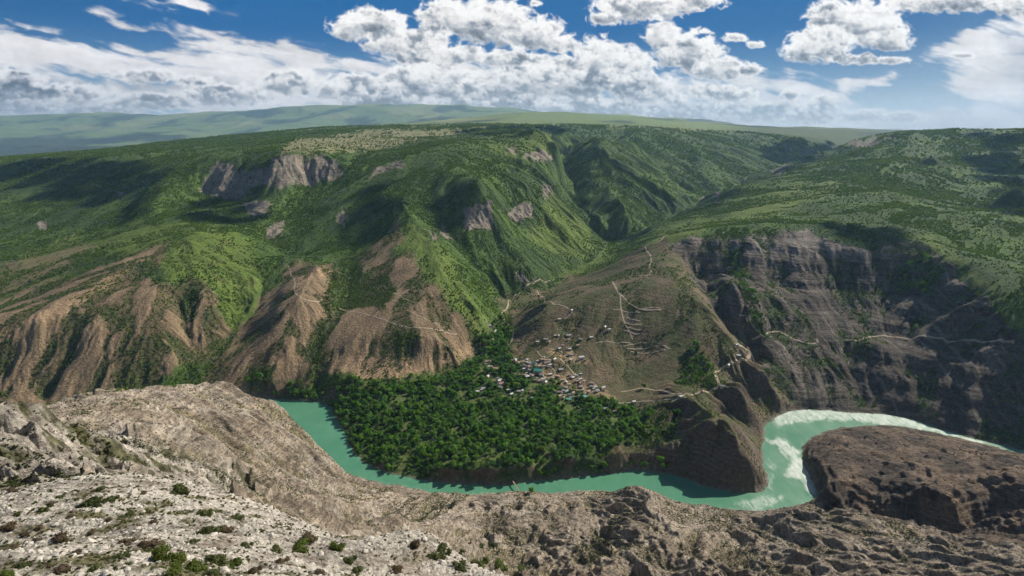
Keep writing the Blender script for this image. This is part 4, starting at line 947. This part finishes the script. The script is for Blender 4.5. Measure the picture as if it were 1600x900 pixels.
HOUSES = [tuple(map(float, (740 + a * .125, 520 + b * .125))) + (c, d) for a, b, c, d in [
    (180, 435, 'w', 9), (270, 455, 'p', 9), (160, 370, 'p', 8), (175, 555, 'w', 9), (120, 705, 'w', 9), (50, 745, 'w', 8), (520, 350, 'g', 11), (620, 370, 'p', 9), (690, 385, 'w', 8),
    (670, 345, 'w', 7), (760, 390, 't', 9), (860, 345, 'p', 10), (1010, 340, 'w', 9), (1350, 322, 'w', 13), (1090, 470, 'w', 10), (805, 492, 'T', 19), (850, 535, 'w', 10), (730, 528, 'w', 9), (670, 557, 'w', 10),
    (590, 535, 'p', 9), (700, 475, 'w', 8), (630, 462, 'g', 8), (900, 385, 'p', 9), (950, 412, 'w', 8), (820, 425, 'p', 10), (705, 430, 'p', 10), (780, 602, 'p', 10), (900, 627, 'w', 8), (850, 610, 'p', 9),
    (1050, 552, 'p', 10), (1240, 570, 'w', 8), (1290, 545, 'w', 7), (1330, 590, 'w', 9), (1380, 612, 'w', 7), (1345, 630, 'p', 8), (1290, 615, 'p', 8), (1155, 627, 'w', 8), (1190, 655, 'p', 8), (1135, 712, 'd', 12),
    (1160, 742, 'g', 8), (1090, 752, 'w', 8), (1190, 843, 't', 10), (1360, 822, 'T', 14), (1480, 682, 'w', 9), (1340, 687, 'w', 8), (1440, 742, 'p', 9), (1545, 737, 'g', 9), (1300, 732, 'p', 8), (1240, 762, 'p', 9),
    (440, 727, 'w', 8), (565, 742, 'w', 8), (470, 777, 'w', 8), (740, 742, 'p', 10), (735, 832, 'w', 8), (325, 605, 'w', 12), (345, 645, 'p', 12), (330, 690, 'w', 11), (1215, 345, 'w', 8), (1220, 285, 'g', 8),
    (1200, 212, 'w', 8), (1070, 207, 'w', 8), (800, 122, 'w', 8), (905, 92, 'w', 10), (945, 122, 'p', 8), (1190, 42, 'w', 11), (1020, 45, 'w', 6), (1060, 47, 'w', 6), (1190, 97, 'p', 8), (1340, 92, 'w', 9), (1470, 67, 'w', 9),
    (1110, 167, 'p', 8), (1300, 167, 'p', 9), (985, 575, 'p', 9), (1110, 600, 'p', 8), (640, 420, 'w', 8), (1075, 800, 'p', 9), (1150, 690, 'p', 8), (960, 530, 'w', 8), (560, 385, 'p', 8),
    (1620, 695, 'w', 9), (1480, 640, 'w', 8), (1525, 690, 'g', 8), (1620, 722, 'p', 8), (1650, 960, 'w', 9)]]
HOUSES += [(945, 512, 'w', 8), (952, 516, 'w', 8), (874, 500, 'w', 9), (893, 486, 'w', 8), (765, 510, 'w', 9), (1154, 557, 'w', 9), (1138, 572, 'w', 8), (1129, 605, 'w', 9), (1151, 540, 'w', 8), (1064, 621, 'w', 8), (990, 629, 'w', 8), (960, 644, 'p', 7), (1098, 613, 'p', 7)]
_rg = random.Random(5)
for _ in range(62):
    b0 = HOUSES[_rg.randrange(0, 56)]; HOUSES.append((b0[0] + _rg.uniform(-9, 9), b0[1] + _rg.uniform(-4, 4), _rg.choice('wppggpw'), _rg.choice([5, 6, 7])))
HP = []
for px, py, c, s in HOUSES:
    HP.append(hit(px, py, 1000, 1900))
HXY = np.array([[p[0], p[1]] for p in HP])

# where the trees stand: thick in the grove, thinner through the village and by the roads
vil = np.zeros(Z.shape, np.float32)
for x_, y_ in HXY:
    m_ = (np.abs(X - x_) < 16) & (np.abs(Y - y_) < 16); vil[m_] = np.maximum(vil[m_], sstep(15, 7, np.hypot(X[m_] - x_, Y[m_] - y_)))
VILLAGE = poly_mask([(750, 540), (800, 545), (900, 555), (960, 600), (930, 625), (870, 605), (800, 590), (755, 600), (745, 570)], 6)
treem = np.maximum(GROVE * np.where(fbm(X / 45, Y / 45, 4, 777) > .2, .2, 1.4), SCRUB * (PX > 985) * (RR > 1000) * .3 * (1 - FRONT)) * (1 - VILLAGE * .2) * (1 - .95 * vil) * (SL < 1.2) * sstep(2, 6, DR)
treem = np.maximum(treem, (1 - FRONT) * (RR > 900) * (RR < 1500) * sstep(16, 8, DR) * sstep(1, 4, DR) * (Z < 12) * (PX > 380) * (PX < 1060) * .9)
TP, TS, *_r = pick(treem, np.full(RR.shape, 8.6), 21)
TS = TS * np.clip(np.random.default_rng(4).lognormal(-.05, .28, len(TS)), .5, 1.7)
print('trees', len(TP))
tpx, tpy = project(TP[:, 0], TP[:, 1], TP[:, 2] + TS)
ordr = np.argsort(-(TS / TP[:, 1] + (tpx < -10) * -9 + (tpy > 760) * -9))
ind = ordr[:285]; rest = ordr[285:]
scatter('grove_trees', TP[rest], TS[rest], L_tree, 'dense broadleaf grove filling the bench above the river', 'grove', 1.05)
tree_protos = []
for k in range(4):
    cm = mesh_np('crown', *clump(GEN, 8, 230, .15, 1.25, .45), M_grove); sm_ = mesh_np('trunk', *stem(GEN, 1.0, .06, 5), M_bark); tree_protos.append((cm, sm_))
def make_tree(k, loc, rz, s, label, group=None, name='broadleaf_tree', cat='tree'):
    r_ = empty(name, loc, rz, s); obj('crown', tree_protos[k][0], r_); obj('trunk', tree_protos[k][1], r_)
    setp(r_, label, cat, group); return r_
def copy_thing(o):
    c = o.copy(); C.objects.link(c)
    for ch in list(o.children):
        d = ch.copy(); C.objects.link(d); d.parent = c
    return c
first = {}
for n_, i in enumerate(ind):
    k = n_ % 4; loc = tuple(TP[i]); rz = random.uniform(0, 6.28)
    if k not in first: first[k] = o = make_tree(k, loc, rz, TS[i], 'rounded green broadleaf tree crowded into the riverside grove', 'trees of the riverside grove')
    else: o = copy_thing(first[k]); o.location = loc; o.rotation_euler = (0, 0, rz); o.scale = (TS[i], TS[i], TS[i] * random.uniform(.85, 1.2))
def special(px, py, s, label, k=0, rmin=30, rmax=3000):
    p = hit(px, py, rmin, rmax); o = copy_thing(first[k]); o.location = p; o.rotation_euler = (0, 0, random.uniform(0, 6)); o.scale = (s, s, s); setp(o, label, 'tree')
    if 'group' in o: del o['group']
special(1059, 652, 10.5, 'largest round dark green tree, below the road fork at the headland', 1)
special(830, 771, 6.5, 'dark round tree on the near river bank just right of the footbridge', 2, 500)
special(1006, 607, 6.5, 'round light green tree beside the roadside wall east of the village', 3)
special(406, 594, 11, 'broad dark tree clump on the bank at the left end of the river', 0, 1100)
special(388, 598, 8, 'smaller dark tree at the left foot of the broad bank tree', 2, 1100)

# bare sapling on the rocks, with thin leafless limbs
def limb_tree(rg, h, r):
    V, F = [], []
    def tube(a, b, ra, rb, n=5):
        d = b - a; d = d / np.linalg.norm(d); u = np.cross(d, (.3, .9, .1)); u /= np.linalg.norm(u); v = np.cross(d, u); i = len(V)
        for c, rr_ in ((a, ra), (b, rb)):
            for k in range(n): t_ = k / n * 6.283; V.append(c + (u * math.cos(t_) + v * math.sin(t_)) * rr_)
        for k in range(n): F.append((i + k, i + (k + 1) % n, i + n + (k + 1) % n, i + n + k))
    def grow(p, d, L, r_, dep):
        q_ = p + d * L; tube(p, q_, r_, r_ * .7)
        if dep == 0: return
        for _ in range(3 if dep > 1 else 2):
            e = d * .8 + rg.normal(size=3) * .5; e[2] += .25; e /= np.linalg.norm(e); grow(q_ - d * L * rg.uniform(0, .4), e, L * rg.uniform(.5, .8), r_ * .55, dep - 1)
    grow(np.array([0, 0, -.3]), np.array([.05, 0, 1.]), h * .38, r, 4); return V, F
p = hit(611, 862, 60, 900); print('sapling at', p); hh_ = 40 * p[1] / 900
o = empty('bare_sapling', p); obj('trunk', mesh_np('trunk', *limb_tree(GEN, hh_, hh_ * .022), M_bark), o)
obj('twig_leaves', mesh_np('twig_leaves', *[(np.array(a) * hh_ * .42 + (np.array([0, 0, hh_ * .45]) if len(a) else 0), b_) for a, b_ in [clump(GEN, 6, 60, .06, 1.0, .0, False)]][0], M_scrub), o)
setp(o, 'thin almost bare tree standing up from the pale rocks below the slab', 'tree')

# ------------------------------------------------------------------ village houses
WALLM = [simple('stone_wall', (.30, .24, .18), (.44, .37, .29), .9), simple('plaster_wall', (.48, .43, .36), (.62, .57, .5), .7), simple('mud_wall', (.26, .18, .12), (.36, .26, .18), .9)]
ROOFM = {'w': simple('pale_tin_roof', (.36, .355, .34), (.54, .53, .50), .5, .5, .0), 'p': simple('clay_roof', (.26, .18, .14), (.42, .31, .24), .7), 't': simple('green_tin_roof', (.06, .22, .18), (.10, .32, .26), .5, .5),
         'T': simple('teal_tin_roof', (.05, .27, .22), (.09, .36, .30), .5, .5), 'd': simple('dark_green_roof', (.03, .09, .09), (.06, .15, .14), .5, .5), 'g': simple('grey_slate_roof', (.28, .30, .32), (.42, .44, .46), .7)}
M_dark = simple('dark_window_glass', (.02, .025, .03), (.05, .055, .06), 2, .2); M_door = simple('wooden_door', (.12, .07, .04), (.2, .12, .07), 3)
def box(V, F, x0, x1, y0, y1, z0, z1):
    i = len(V); V += [(x0, y0, z0), (x1, y0, z0), (x1, y1, z0), (x0, y1, z0), (x0, y0, z1), (x1, y0, z1), (x1, y1, z1), (x0, y1, z1)]
    F += [(i, i + 3, i + 2, i + 1), (i + 4, i + 5, i + 6, i + 7), (i, i + 1, i + 5, i + 4), (i + 1, i + 2, i + 6, i + 5), (i + 2, i + 3, i + 7, i + 6), (i + 3, i, i + 4, i + 7)]
def house(k, c, s, flat):
    w_, d_, h_ = s * .5, s * .33, 3.4 + (s > 12) * 1.6
    V, F = [], []; box(V, F, -w_, w_, -d_, d_, -3.5, h_)
    if not flat:
        i = len(V); V += [(-w_, -d_, h_), (-w_, d_, h_), (-w_, 0, h_ + d_ * .62), (w_, -d_, h_), (w_, d_, h_), (w_, 0, h_ + d_ * .62)]; F += [(i, i + 2, i + 1), (i + 3, i + 4, i + 5)]
    walls = mesh_np('wall', V, F, WALLM[k % 3])
    V, F = [], []; o_ = .45; t_ = .18
    if flat: box(V, F, -w_ - o_, w_ + o_, -d_ - o_, d_ + o_, h_ + .004, h_ + .3)
    else:
        for sg in (-1, 1):
            i = len(V); ye = sg * (d_ + o_); ze = h_ - o_ * .62; zr = h_ + d_ * .62
            V += [(-w_ - o_, ye, ze + .02), (w_ + o_, ye, ze + .02), (w_ + o_, 0, zr + .02), (-w_ - o_, 0, zr + .02), (-w_ - o_, ye, ze + t_ + .02), (w_ + o_, ye, ze + t_ + .02), (w_ + o_, 0, zr + t_ + .02), (-w_ - o_, 0, zr + t_ + .02)]
            F += [(i, i + 1, i + 2, i + 3), (i + 4, i + 7, i + 6, i + 5), (i, i + 4, i + 5, i + 1), (i, i + 3, i + 7, i + 4), (i + 1, i + 5, i + 6, i + 2)]
    roof = mesh_np('roof', V, F, ROOFM[c])
    wins = []
    for x_ in (-w_ * .62, w_ * .62): V, F = [], []; box(V, F, x_ - .55, x_ + .55, -d_ - .04, -d_ + .02, 1.1, 2.4); wins.append(mesh_np('window', V, F, M_dark))
    V, F = [], []; box(V, F, -.5, .5, -d_ - .05, -d_ + .02, 0.0, 2.1); door = mesh_np('door', V, F, M_door)
    return walls, roof, wins, door
CN = {'w': 'white', 'p': 'tan', 't': 'green', 'T': 'bright teal', 'd': 'dark green', 'g': 'grey'}
ORD = ['first', 'second', 'third', 'fourth', 'fifth', 'sixth', 'seventh', 'eighth', 'ninth', 'tenth', 'eleventh', 'twelfth', 'thirteenth', 'fourteenth', 'fifteenth', 'sixteenth', 'seventeenth', 'eighteenth', 'nineteenth', 'twentieth', 'twenty-first', 'twenty-second', 'twenty-third', 'twenty-fourth', 'twenty-fifth', 'twenty-sixth', 'twenty-seventh', 'twenty-eighth', 'twenty-ninth', 'thirtieth'] + ['thirty-' + k for k in ('first', 'second', 'third', 'fourth', 'fifth', 'sixth', 'seventh', 'eighth', 'ninth')] + ['fortieth'] + ['forty-' + k for k in ('first', 'second', 'third', 'fourth', 'fifth', 'sixth')]
def zone(px, py):
    if px >= 1000: return 'along the winding headland road'
    if py < 520: return 'scattered high on the hillside'
    if px < 790: return 'at the tree-filled left village edge'
    if py < 548: return 'on the highest village terrace'
    if py < 574: return 'just under the orange earth bank' if px < 900 else 'below the bare hill'
    if py < 590: return 'around the big teal roof' if px < 880 else 'in the steep right village quarter'
    if py < 604: return 'in the middle village lanes'
    return 'in the bottom row by the grove'
zs = {}
for i, (px, py, c, s) in enumerate(HOUSES): zs.setdefault(zone(px, py), []).append((px, i))
rank = {}
for z_, l in zs.items():
    for n_, (px, i) in enumerate(sorted(l)): rank[i] = (z_, n_)
cache = {}
for i, ((px, py, c, s), p) in enumerate(zip(HOUSES, HP)):
    key = (i % 3, c, s, i % 4 == 1)
    if key not in cache: cache[key] = house(*key)
    wl, rf, wn, dr_ = cache[key]
    o = empty('village_house', (p[0], p[1], p[2] - .1), random.uniform(-.5, .5) + (0 if i % 3 else .9))
    if (px, py) == (HOUSES[15][0], HOUSES[15][1]): o.rotation_euler = (0, 0, -.1)
    w_o = obj('wall', wl, o); obj('roof', rf, o)
    for w_ in wn: obj('window', w_, o)
    obj('door', dr_, o)
    z_, n_ = rank[i]
    setp(o, '%s%s-roofed house, %s from left of those %s' % ('long ' if s >= 11 else 'tiny ' if s < 7.5 else 'small ', CN[c], ORD[n_], z_), 'house', 'houses of the canyon village')
# ------------------------------------------------------------------ footbridge over the river
a = at_z(798, 746, 6.5); b_ = at_z(811.5, 768, 5.0); a = Vector(a); b_ = Vector(b_)
Lb = (b_ - a).length; br = empty('footbridge', (a + b_) / 2); br.rotation_euler = (0, math.asin((a.z - b_.z) / Lb), math.atan2(b_.y - a.y, b_.x - a.x))
M_wood = simple('weathered_planks', (.34, .25, .19), (.50, .40, .32), 1.2); M_steel = simple('rusty_steel', (.13, .09, .07), (.22, .16, .12), 2, .6)
V, F = [], []; h_ = Lb / 2
for k in range(int(Lb / .5)): box(V, F, -h_ + k * .5, -h_ + k * .5 + .44, -1.1, 1.1, 0, .12)
obj('deck', mesh_np('deck', V, F, M_wood), br)
V, F = [], []
for y_ in (-1.0, .8): box(V, F, -h_, h_, y_, y_ + .2, -.5, -.004)
for k in range(9): box(V, F, -h_ + k * Lb / 9 + .4, -h_ + k * Lb / 9 + .6, -.8, .8, -.4, -.1)
obj('girder', mesh_np('girder', V, F, M_steel), br)
for y_ in (-1.12, 1.04):
    V, F = [], []; box(V, F, -h_, h_, y_, y_ + .08, 1.1, 1.18); box(V, F, -h_, h_, y_, y_ + .08, .6, .66)
    for k in range(int(Lb / 2) + 1): box(V, F, -h_ + k * 2, -h_ + k * 2 + .08, y_ - .003, y_ + .083, .12, 1.2)
    obj('railing', mesh_np('railing', V, F, M_steel), br)
for x_, y0 in ((-h_ + 2, 0), (h_ - 2, 0)):
    V, F = [], []; box(V, F, x_ - 1.2, x_ + 1.2, -1.9, 1.9, -9, -.51); obj('abutment', mesh_np('abutment', V, F, WALLM[0]), br)
setp(br, 'narrow brown footbridge with railings crossing the turquoise river', 'bridge')

# ------------------------------------------------------------------ dirt roads and tracks, draped over the ground
M_dirt = simple('pale_dirt', (.30, .235, .165), (.44, .36, .27), .25)
M_gravel = simple('river_gravel', (.28, .25, .22), (.42, .39, .35), .4)
def road(name, pts, wid, label, m=None, rmin=500, zoff=.45):
    W = []
    for px, py in pts:
        W.append(hit(px, py, rmin, 4000)[:2])
    W = chaikin(np.array(W), 2); Q = [W[0]]
    for a, b_ in zip(W[:-1], W[1:]):
        n_ = max(1, int(np.hypot(*(b_ - a)) / 3))
        for k in range(1, n_ + 1): Q.append(a + (b_ - a) * k / n_)
    Q = np.array(Q); D = np.gradient(Q, axis=0); D /= np.hypot(D[:, 0], D[:, 1])[:, None] + 1e-9; Nn = np.stack([-D[:, 1], D[:, 0]], 1)
    ww = wid * 1.3 * (.5 + .3 * vnoise(np.arange(len(Q)) / 5., np.zeros(len(Q)), 3))
    Lf = Q + Nn * ww[:, None]; Rt = Q - Nn * ww[:, None]; zc = np.maximum.reduce([ground(Q[:, 0], Q[:, 1]), ground(Lf[:, 0], Lf[:, 1]) * .5 + ground(Rt[:, 0], Rt[:, 1]) * .5])
    zl = np.maximum(zc - .8, ground(Lf[:, 0], Lf[:, 1])); zr = np.maximum(zc - .8, ground(Rt[:, 0], Rt[:, 1]))
    n_ = len(Q); V = [(*Lf[i], zl[i] + zoff) for i in range(n_)] + [(*Rt[i], zr[i] + zoff) for i in range(n_)]
    V += [(Lf[i][0], Lf[i][1], zl[i] - 1.5) for i in range(n_)] + [(Rt[i][0], Rt[i][1], zr[i] - 1.5) for i in range(n_)]
    F = []
    for i in range(n_ - 1): F += [(i, i + 1, n_ + i + 1, n_ + i), (2 * n_ + i, 2 * n_ + i + 1, i + 1, i), (n_ + i, n_ + i + 1, 3 * n_ + i + 1, 3 * n_ + i)]
    o = obj(name, mesh_np(name, V, F, m or M_dirt)); setp(o, label, 'road', kind='structure'); return o
road('dirt_road', [(1048, 628), (1060, 623), (1080, 617), (1094, 613), (1110, 609), (1124, 604), (1121, 592), (1116, 582), (1128, 574), (1141, 569), (1158, 562), (1171, 559), (1172, 551), (1166, 545), (1148, 542)], 4.5, 'pale dirt road winding over the headland')
road('cliff_road', [(1175, 529), (1190, 528), (1195, 521), (1212, 516), (1228, 523), (1244, 532), (1266, 538), (1279, 536), (1275, 528)], 3.5, 'pale track on the cliff bench')
road('cliff_road', [(1320, 532), (1343, 533), (1354, 527), (1374, 524), (1400, 526), (1431, 527), (1465, 530), (1499, 532), (1540, 534), (1566, 534), (1585, 535)], 4, 'pale road along the cliff bench')
road('hill_track', [(1045, 364), (1036, 376), (1020, 382), (1006, 384), (1012, 394), (1019, 403), (1014, 417), (1019, 430), (1000, 431), (984, 430), (984, 437), (955, 438), (960, 448), (969, 461), (982, 474), (1002, 486), (1033, 485)], 3.2, 'switchback track up the village hill')
road('hill_track', [(969, 461), (970, 485), (977, 508), (989, 532)], 2.6, 'straight track down the village hill')
for pts in ([(979, 495), (990, 500), (1000, 502)], [(976, 503), (990, 508), (1003, 507)], [(978, 511), (992, 516), (1002, 515)], [(975, 517), (990, 522), (1000, 521)], [(1000, 484), (1020, 480), (1033, 482)], [(975, 541), (1000, 535), (1010, 536)], [(980, 545), (1005, 545), (1030, 539), (1048, 545)], [(985, 549), (1010, 552), (1040, 547)], [(930, 536), (960, 535), (990, 538)], [(958, 484), (975, 486), (1000, 488)]):
    road('terrace_path', pts, 2.5, 'pale terrace path on the village hill')
road('valley_road', [(860, 438), (820, 448), (793, 468), (795, 480), (783, 488), (786, 497), (797, 508), (802, 520), (800, 532), (790, 545)], 3.2, 'pale road into the side valley')
road('hill_track', [(839, 454), (851, 464), (852, 473), (888, 482)], 3.2, 'pale track above the village')
road('hill_track', [(888, 482), (895, 488), (888, 496), (876, 502)], 2.2, 'short track to the upper house')
road('hill_track', [(530, 481), (570, 491), (614, 507), (658, 515), (699, 520), (714, 523)], 2.6, 'pale track across the left hill')
road('hill_track', [(598, 444), (611, 458), (641, 471)], 2.2, 'upper track of the left hill'); road('hill_track', [(635, 485), (665, 501), (705, 518)], 1.8, 'faint track of the left hill')
road('hill_track', [(451, 415), (454, 429), (462, 439), (459, 458), (472, 469), (493, 473), (503, 468)], 3, 'loop track around the brown hill')
road('village_road', [(970, 612), (987, 610), (995, 607), (1010, 607), (1037, 611), (1056, 616), (1072, 615)], 3, 'roadside wall and road east of the village')
road('village_road', [(965, 630), (997, 627), (1025, 626), (1050, 624), (1072, 621)], 2.4, 'lower road east of the village')
for pts in ([(822, 574), (850, 572), (858, 570), (868, 580), (866, 586), (858, 590), (845, 591), (840, 596)], [(857, 572), (850, 565), (845, 560), (838, 563)], [(843, 586), (847, 596), (851, 600)], [(855, 604), (870, 612), (890, 620), (905, 626)], [(800, 562), (815, 572), (828, 582)], [(767, 570), (772, 575), (766, 580)], [(875, 560), (890, 575), (903, 592)], [(860, 545), (875, 548), (885, 556)], [(838, 548), (843, 555), (852, 560)]):
    road('village_lane', pts, 2.2, 'pale lane between the village houses')
road('stream_bed', [(775, 515), (768, 540), (764, 546), (756, 551), (746, 558), (738, 566)], 6, 'pale gravel stream bed above the grove', M_gravel)

# ------------------------------------------------------------------ shrubs, boulders and loose stones on the near rock
SH = [(66, 796, 20, 'g'), (27, 802, 12, 'g'), (81, 787, 14, 'h'), (142, 784, 36, 'g'), (172, 779, 26, 'g'), (61, 824, 20, 'h'), (93, 776, 14, 'g'), (15, 821, 26, 'h'), (202, 801, 20, 'g'), (280, 765, 36, 'g'), (320, 801, 25, 'g'),
      (325, 828, 34, 'g'), (350, 826, 30, 'h'), (229, 850, 32, 'h'), (250, 848, 18, 'h'), (199, 845, 26, 'h'), (189, 868, 28, 'g'), (250, 866, 44, 'y'), (280, 872, 34, 'y'), (304, 882, 40, 'y'), (337, 873, 42, 'g'), (361, 880, 32, 'y'),
      (145, 888, 18, 'g'), (95, 888, 32, 'h'), (34, 883, 30, 'g'), (270, 892, 36, 'y'), (466, 853, 34, 'y'), (430, 857, 24, 'g'), (483, 840, 30, 'h'), (142, 831, 20, 'h'), (98, 839, 30, 'h'), (59, 843, 18, 'h'), (38, 834, 18, 'h'), (408, 829, 14, 'g'),
      (398, 890, 28, 'h'), (526, 853, 24, 'y'), (547, 873, 26, 'g'), (557, 890, 22, 'g'), (719, 884, 26, 'g'), (750, 880, 34, 'g'), (780, 880, 30, 'y'), (813, 888, 26, 'g'), (692, 855, 30, 'g'), (682, 868, 30, 'g'), (648, 850, 28, 'h'), (721, 860, 14, 'g'),
      (751, 853, 16, 'g'), (771, 851, 18, 'g'), (20, 765, 20, 'h'), (120, 862, 26, 'h'), (300, 845, 18, 'g'), (385, 850, 22, 'g'), (440, 875, 26, 'h'), (170, 812, 16, 'h'), (240, 815, 18, 'h'), (110, 806, 15, 'h'), (370, 808, 18, 'g'), (20, 855, 22, 'h'), (155, 763, 16, 'g'),
      (225, 770, 14, 'h'), (10, 895, 30, 'y'), (330, 895, 26, 'g'), (500, 893, 30, 'h'), (620, 890, 26, 'h')]
shp = {c: [(mesh_np('foliage', *clump(GEN, 6, 420, .085, .62, -.08, True, 1.25), mm), mesh_np('stem', *stem(GEN, .5, .03, 6, .55), M_bark)) for _ in range(3)] for c, mm in (('g', M_near), ('h', M_heath), ('y', leaf_mat('bright_shrub_leaves', (.06, .085, .016), (.13, .16, .035), .3, (.20, .15, .03), .3)))}
SN = {'g': 'dark green', 'h': 'brownish dry', 'y': 'yellow green'}
def band_(px, py):
    if px > 600: return 'in the rocks below the slab'
    return ['on the slab rim', 'on the upper slab', 'on the middle slab', 'on the lower slab', 'along the bottom edge'][int(np.clip((py - 755) / 29, 0, 4))]
zs = {}
for i, (px, py, w_, c) in enumerate(SH): zs.setdefault(band_(px, py), []).append((px, i))
rank = {}
for z_, l in zs.items():
    for n_, (px, i) in enumerate(sorted(l)): rank[i] = (z_, n_)
for i, (px, py, w_, c) in enumerate(SH):
    p = hit(px, py + w_ * .18, 8, 900); s = w_ * p[1] / CP / 900 * .62
    fm, stm = shp[c][i % 3]; o = empty('low_shrub', p, random.uniform(0, 6), s); obj('foliage', fm, o); obj('stem', stm, o); o.scale = (s * random.uniform(.9, 1.2), s, s * random.uniform(.6, .85))
    z_, n_ = rank[i]; setp(o, '%s %s shrub, %s from left of those %s' % ('spreading' if w_ > 24 else 'small', SN[c], ORD[n_], z_), 'shrub', 'shrubs on the near rocks')
M_lime = simple('limestone', (.36, .32, .27), (.60, .56, .50), 3.0, .9, 0, .03)
def rock(rg, sub=2):
    bm = bmesh.new(); bmesh.ops.create_icosphere(bm, subdivisions=sub, radius=1)
    off = rg.uniform(0, 50, 3); pl = rg.normal(size=(9, 3)); pl /= np.linalg.norm(pl, axis=1)[:, None]; dd = rg.uniform(.55, .9, 9)
    for v in bm.verts:
        c = np.array(v.co)
        for n_, d in zip(pl, dd):
            e = c @ n_ - d
            if e > 0: c = c - n_ * e
        c *= 1 + .08 * math.sin(c[0] * 7 + off[0]) * math.sin(c[1] * 6 + off[1])
        v.co = Vector((c[0] * 1.15, c[1] * .9, c[2] * .62))
    me = bpy.data.meshes.new('boulder'); bm.to_mesh(me); bm.free(); me.materials.append(M_lime); return me
RM = [rock(GEN) for _ in range(6)]
L_stone = lib('stone_shapes', [bpy.data.objects.new('stone_shape', rock(GEN, 1)) for _ in range(5)])
BO = [(663, 842, 16), (640, 836, 11), (590, 840, 12), (300, 790, 12), (385, 782, 14), (60, 875, 16), (430, 838, 12), (210, 880, 18), (500, 868, 16), (470, 800, 9), (350, 892, 20), (160, 850, 12), (570, 862, 12), (700, 880, 13), (260, 745, 9), (420, 800, 9), (15, 780, 10)]
for i, (px, py, w_) in enumerate(sorted(BO)):
    p = hit(px, py, 8, 900); s = w_ * p[1] / 900 * .5; o = obj('boulder', RM[i % 6]); o.location = (p[0], p[1], p[2] + s * .1); o.rotation_euler = (random.uniform(-.3, .3), random.uniform(-.3, .3), random.uniform(0, 6)); o.scale = (s,) * 3
    setp(o, 'pale limestone boulder, %s from left among the larger blocks on the near rock' % ORD[i], 'boulder', 'boulders on the near rock')
st_ = NEAR * .3 * sstep(-.2, .3, -n4 + .3 * n3) * (RR < 100)
P_, S_, *_r = pick(st_, np.full(RR.shape, .24), 31); S_ = S_ * np.random.default_rng(2).lognormal(-.2, .5, len(S_)); print('stones', len(P_))
scatter('loose_stones', P_, S_, L_stone, 'loose white stones strewn over the near rock', 'stones')
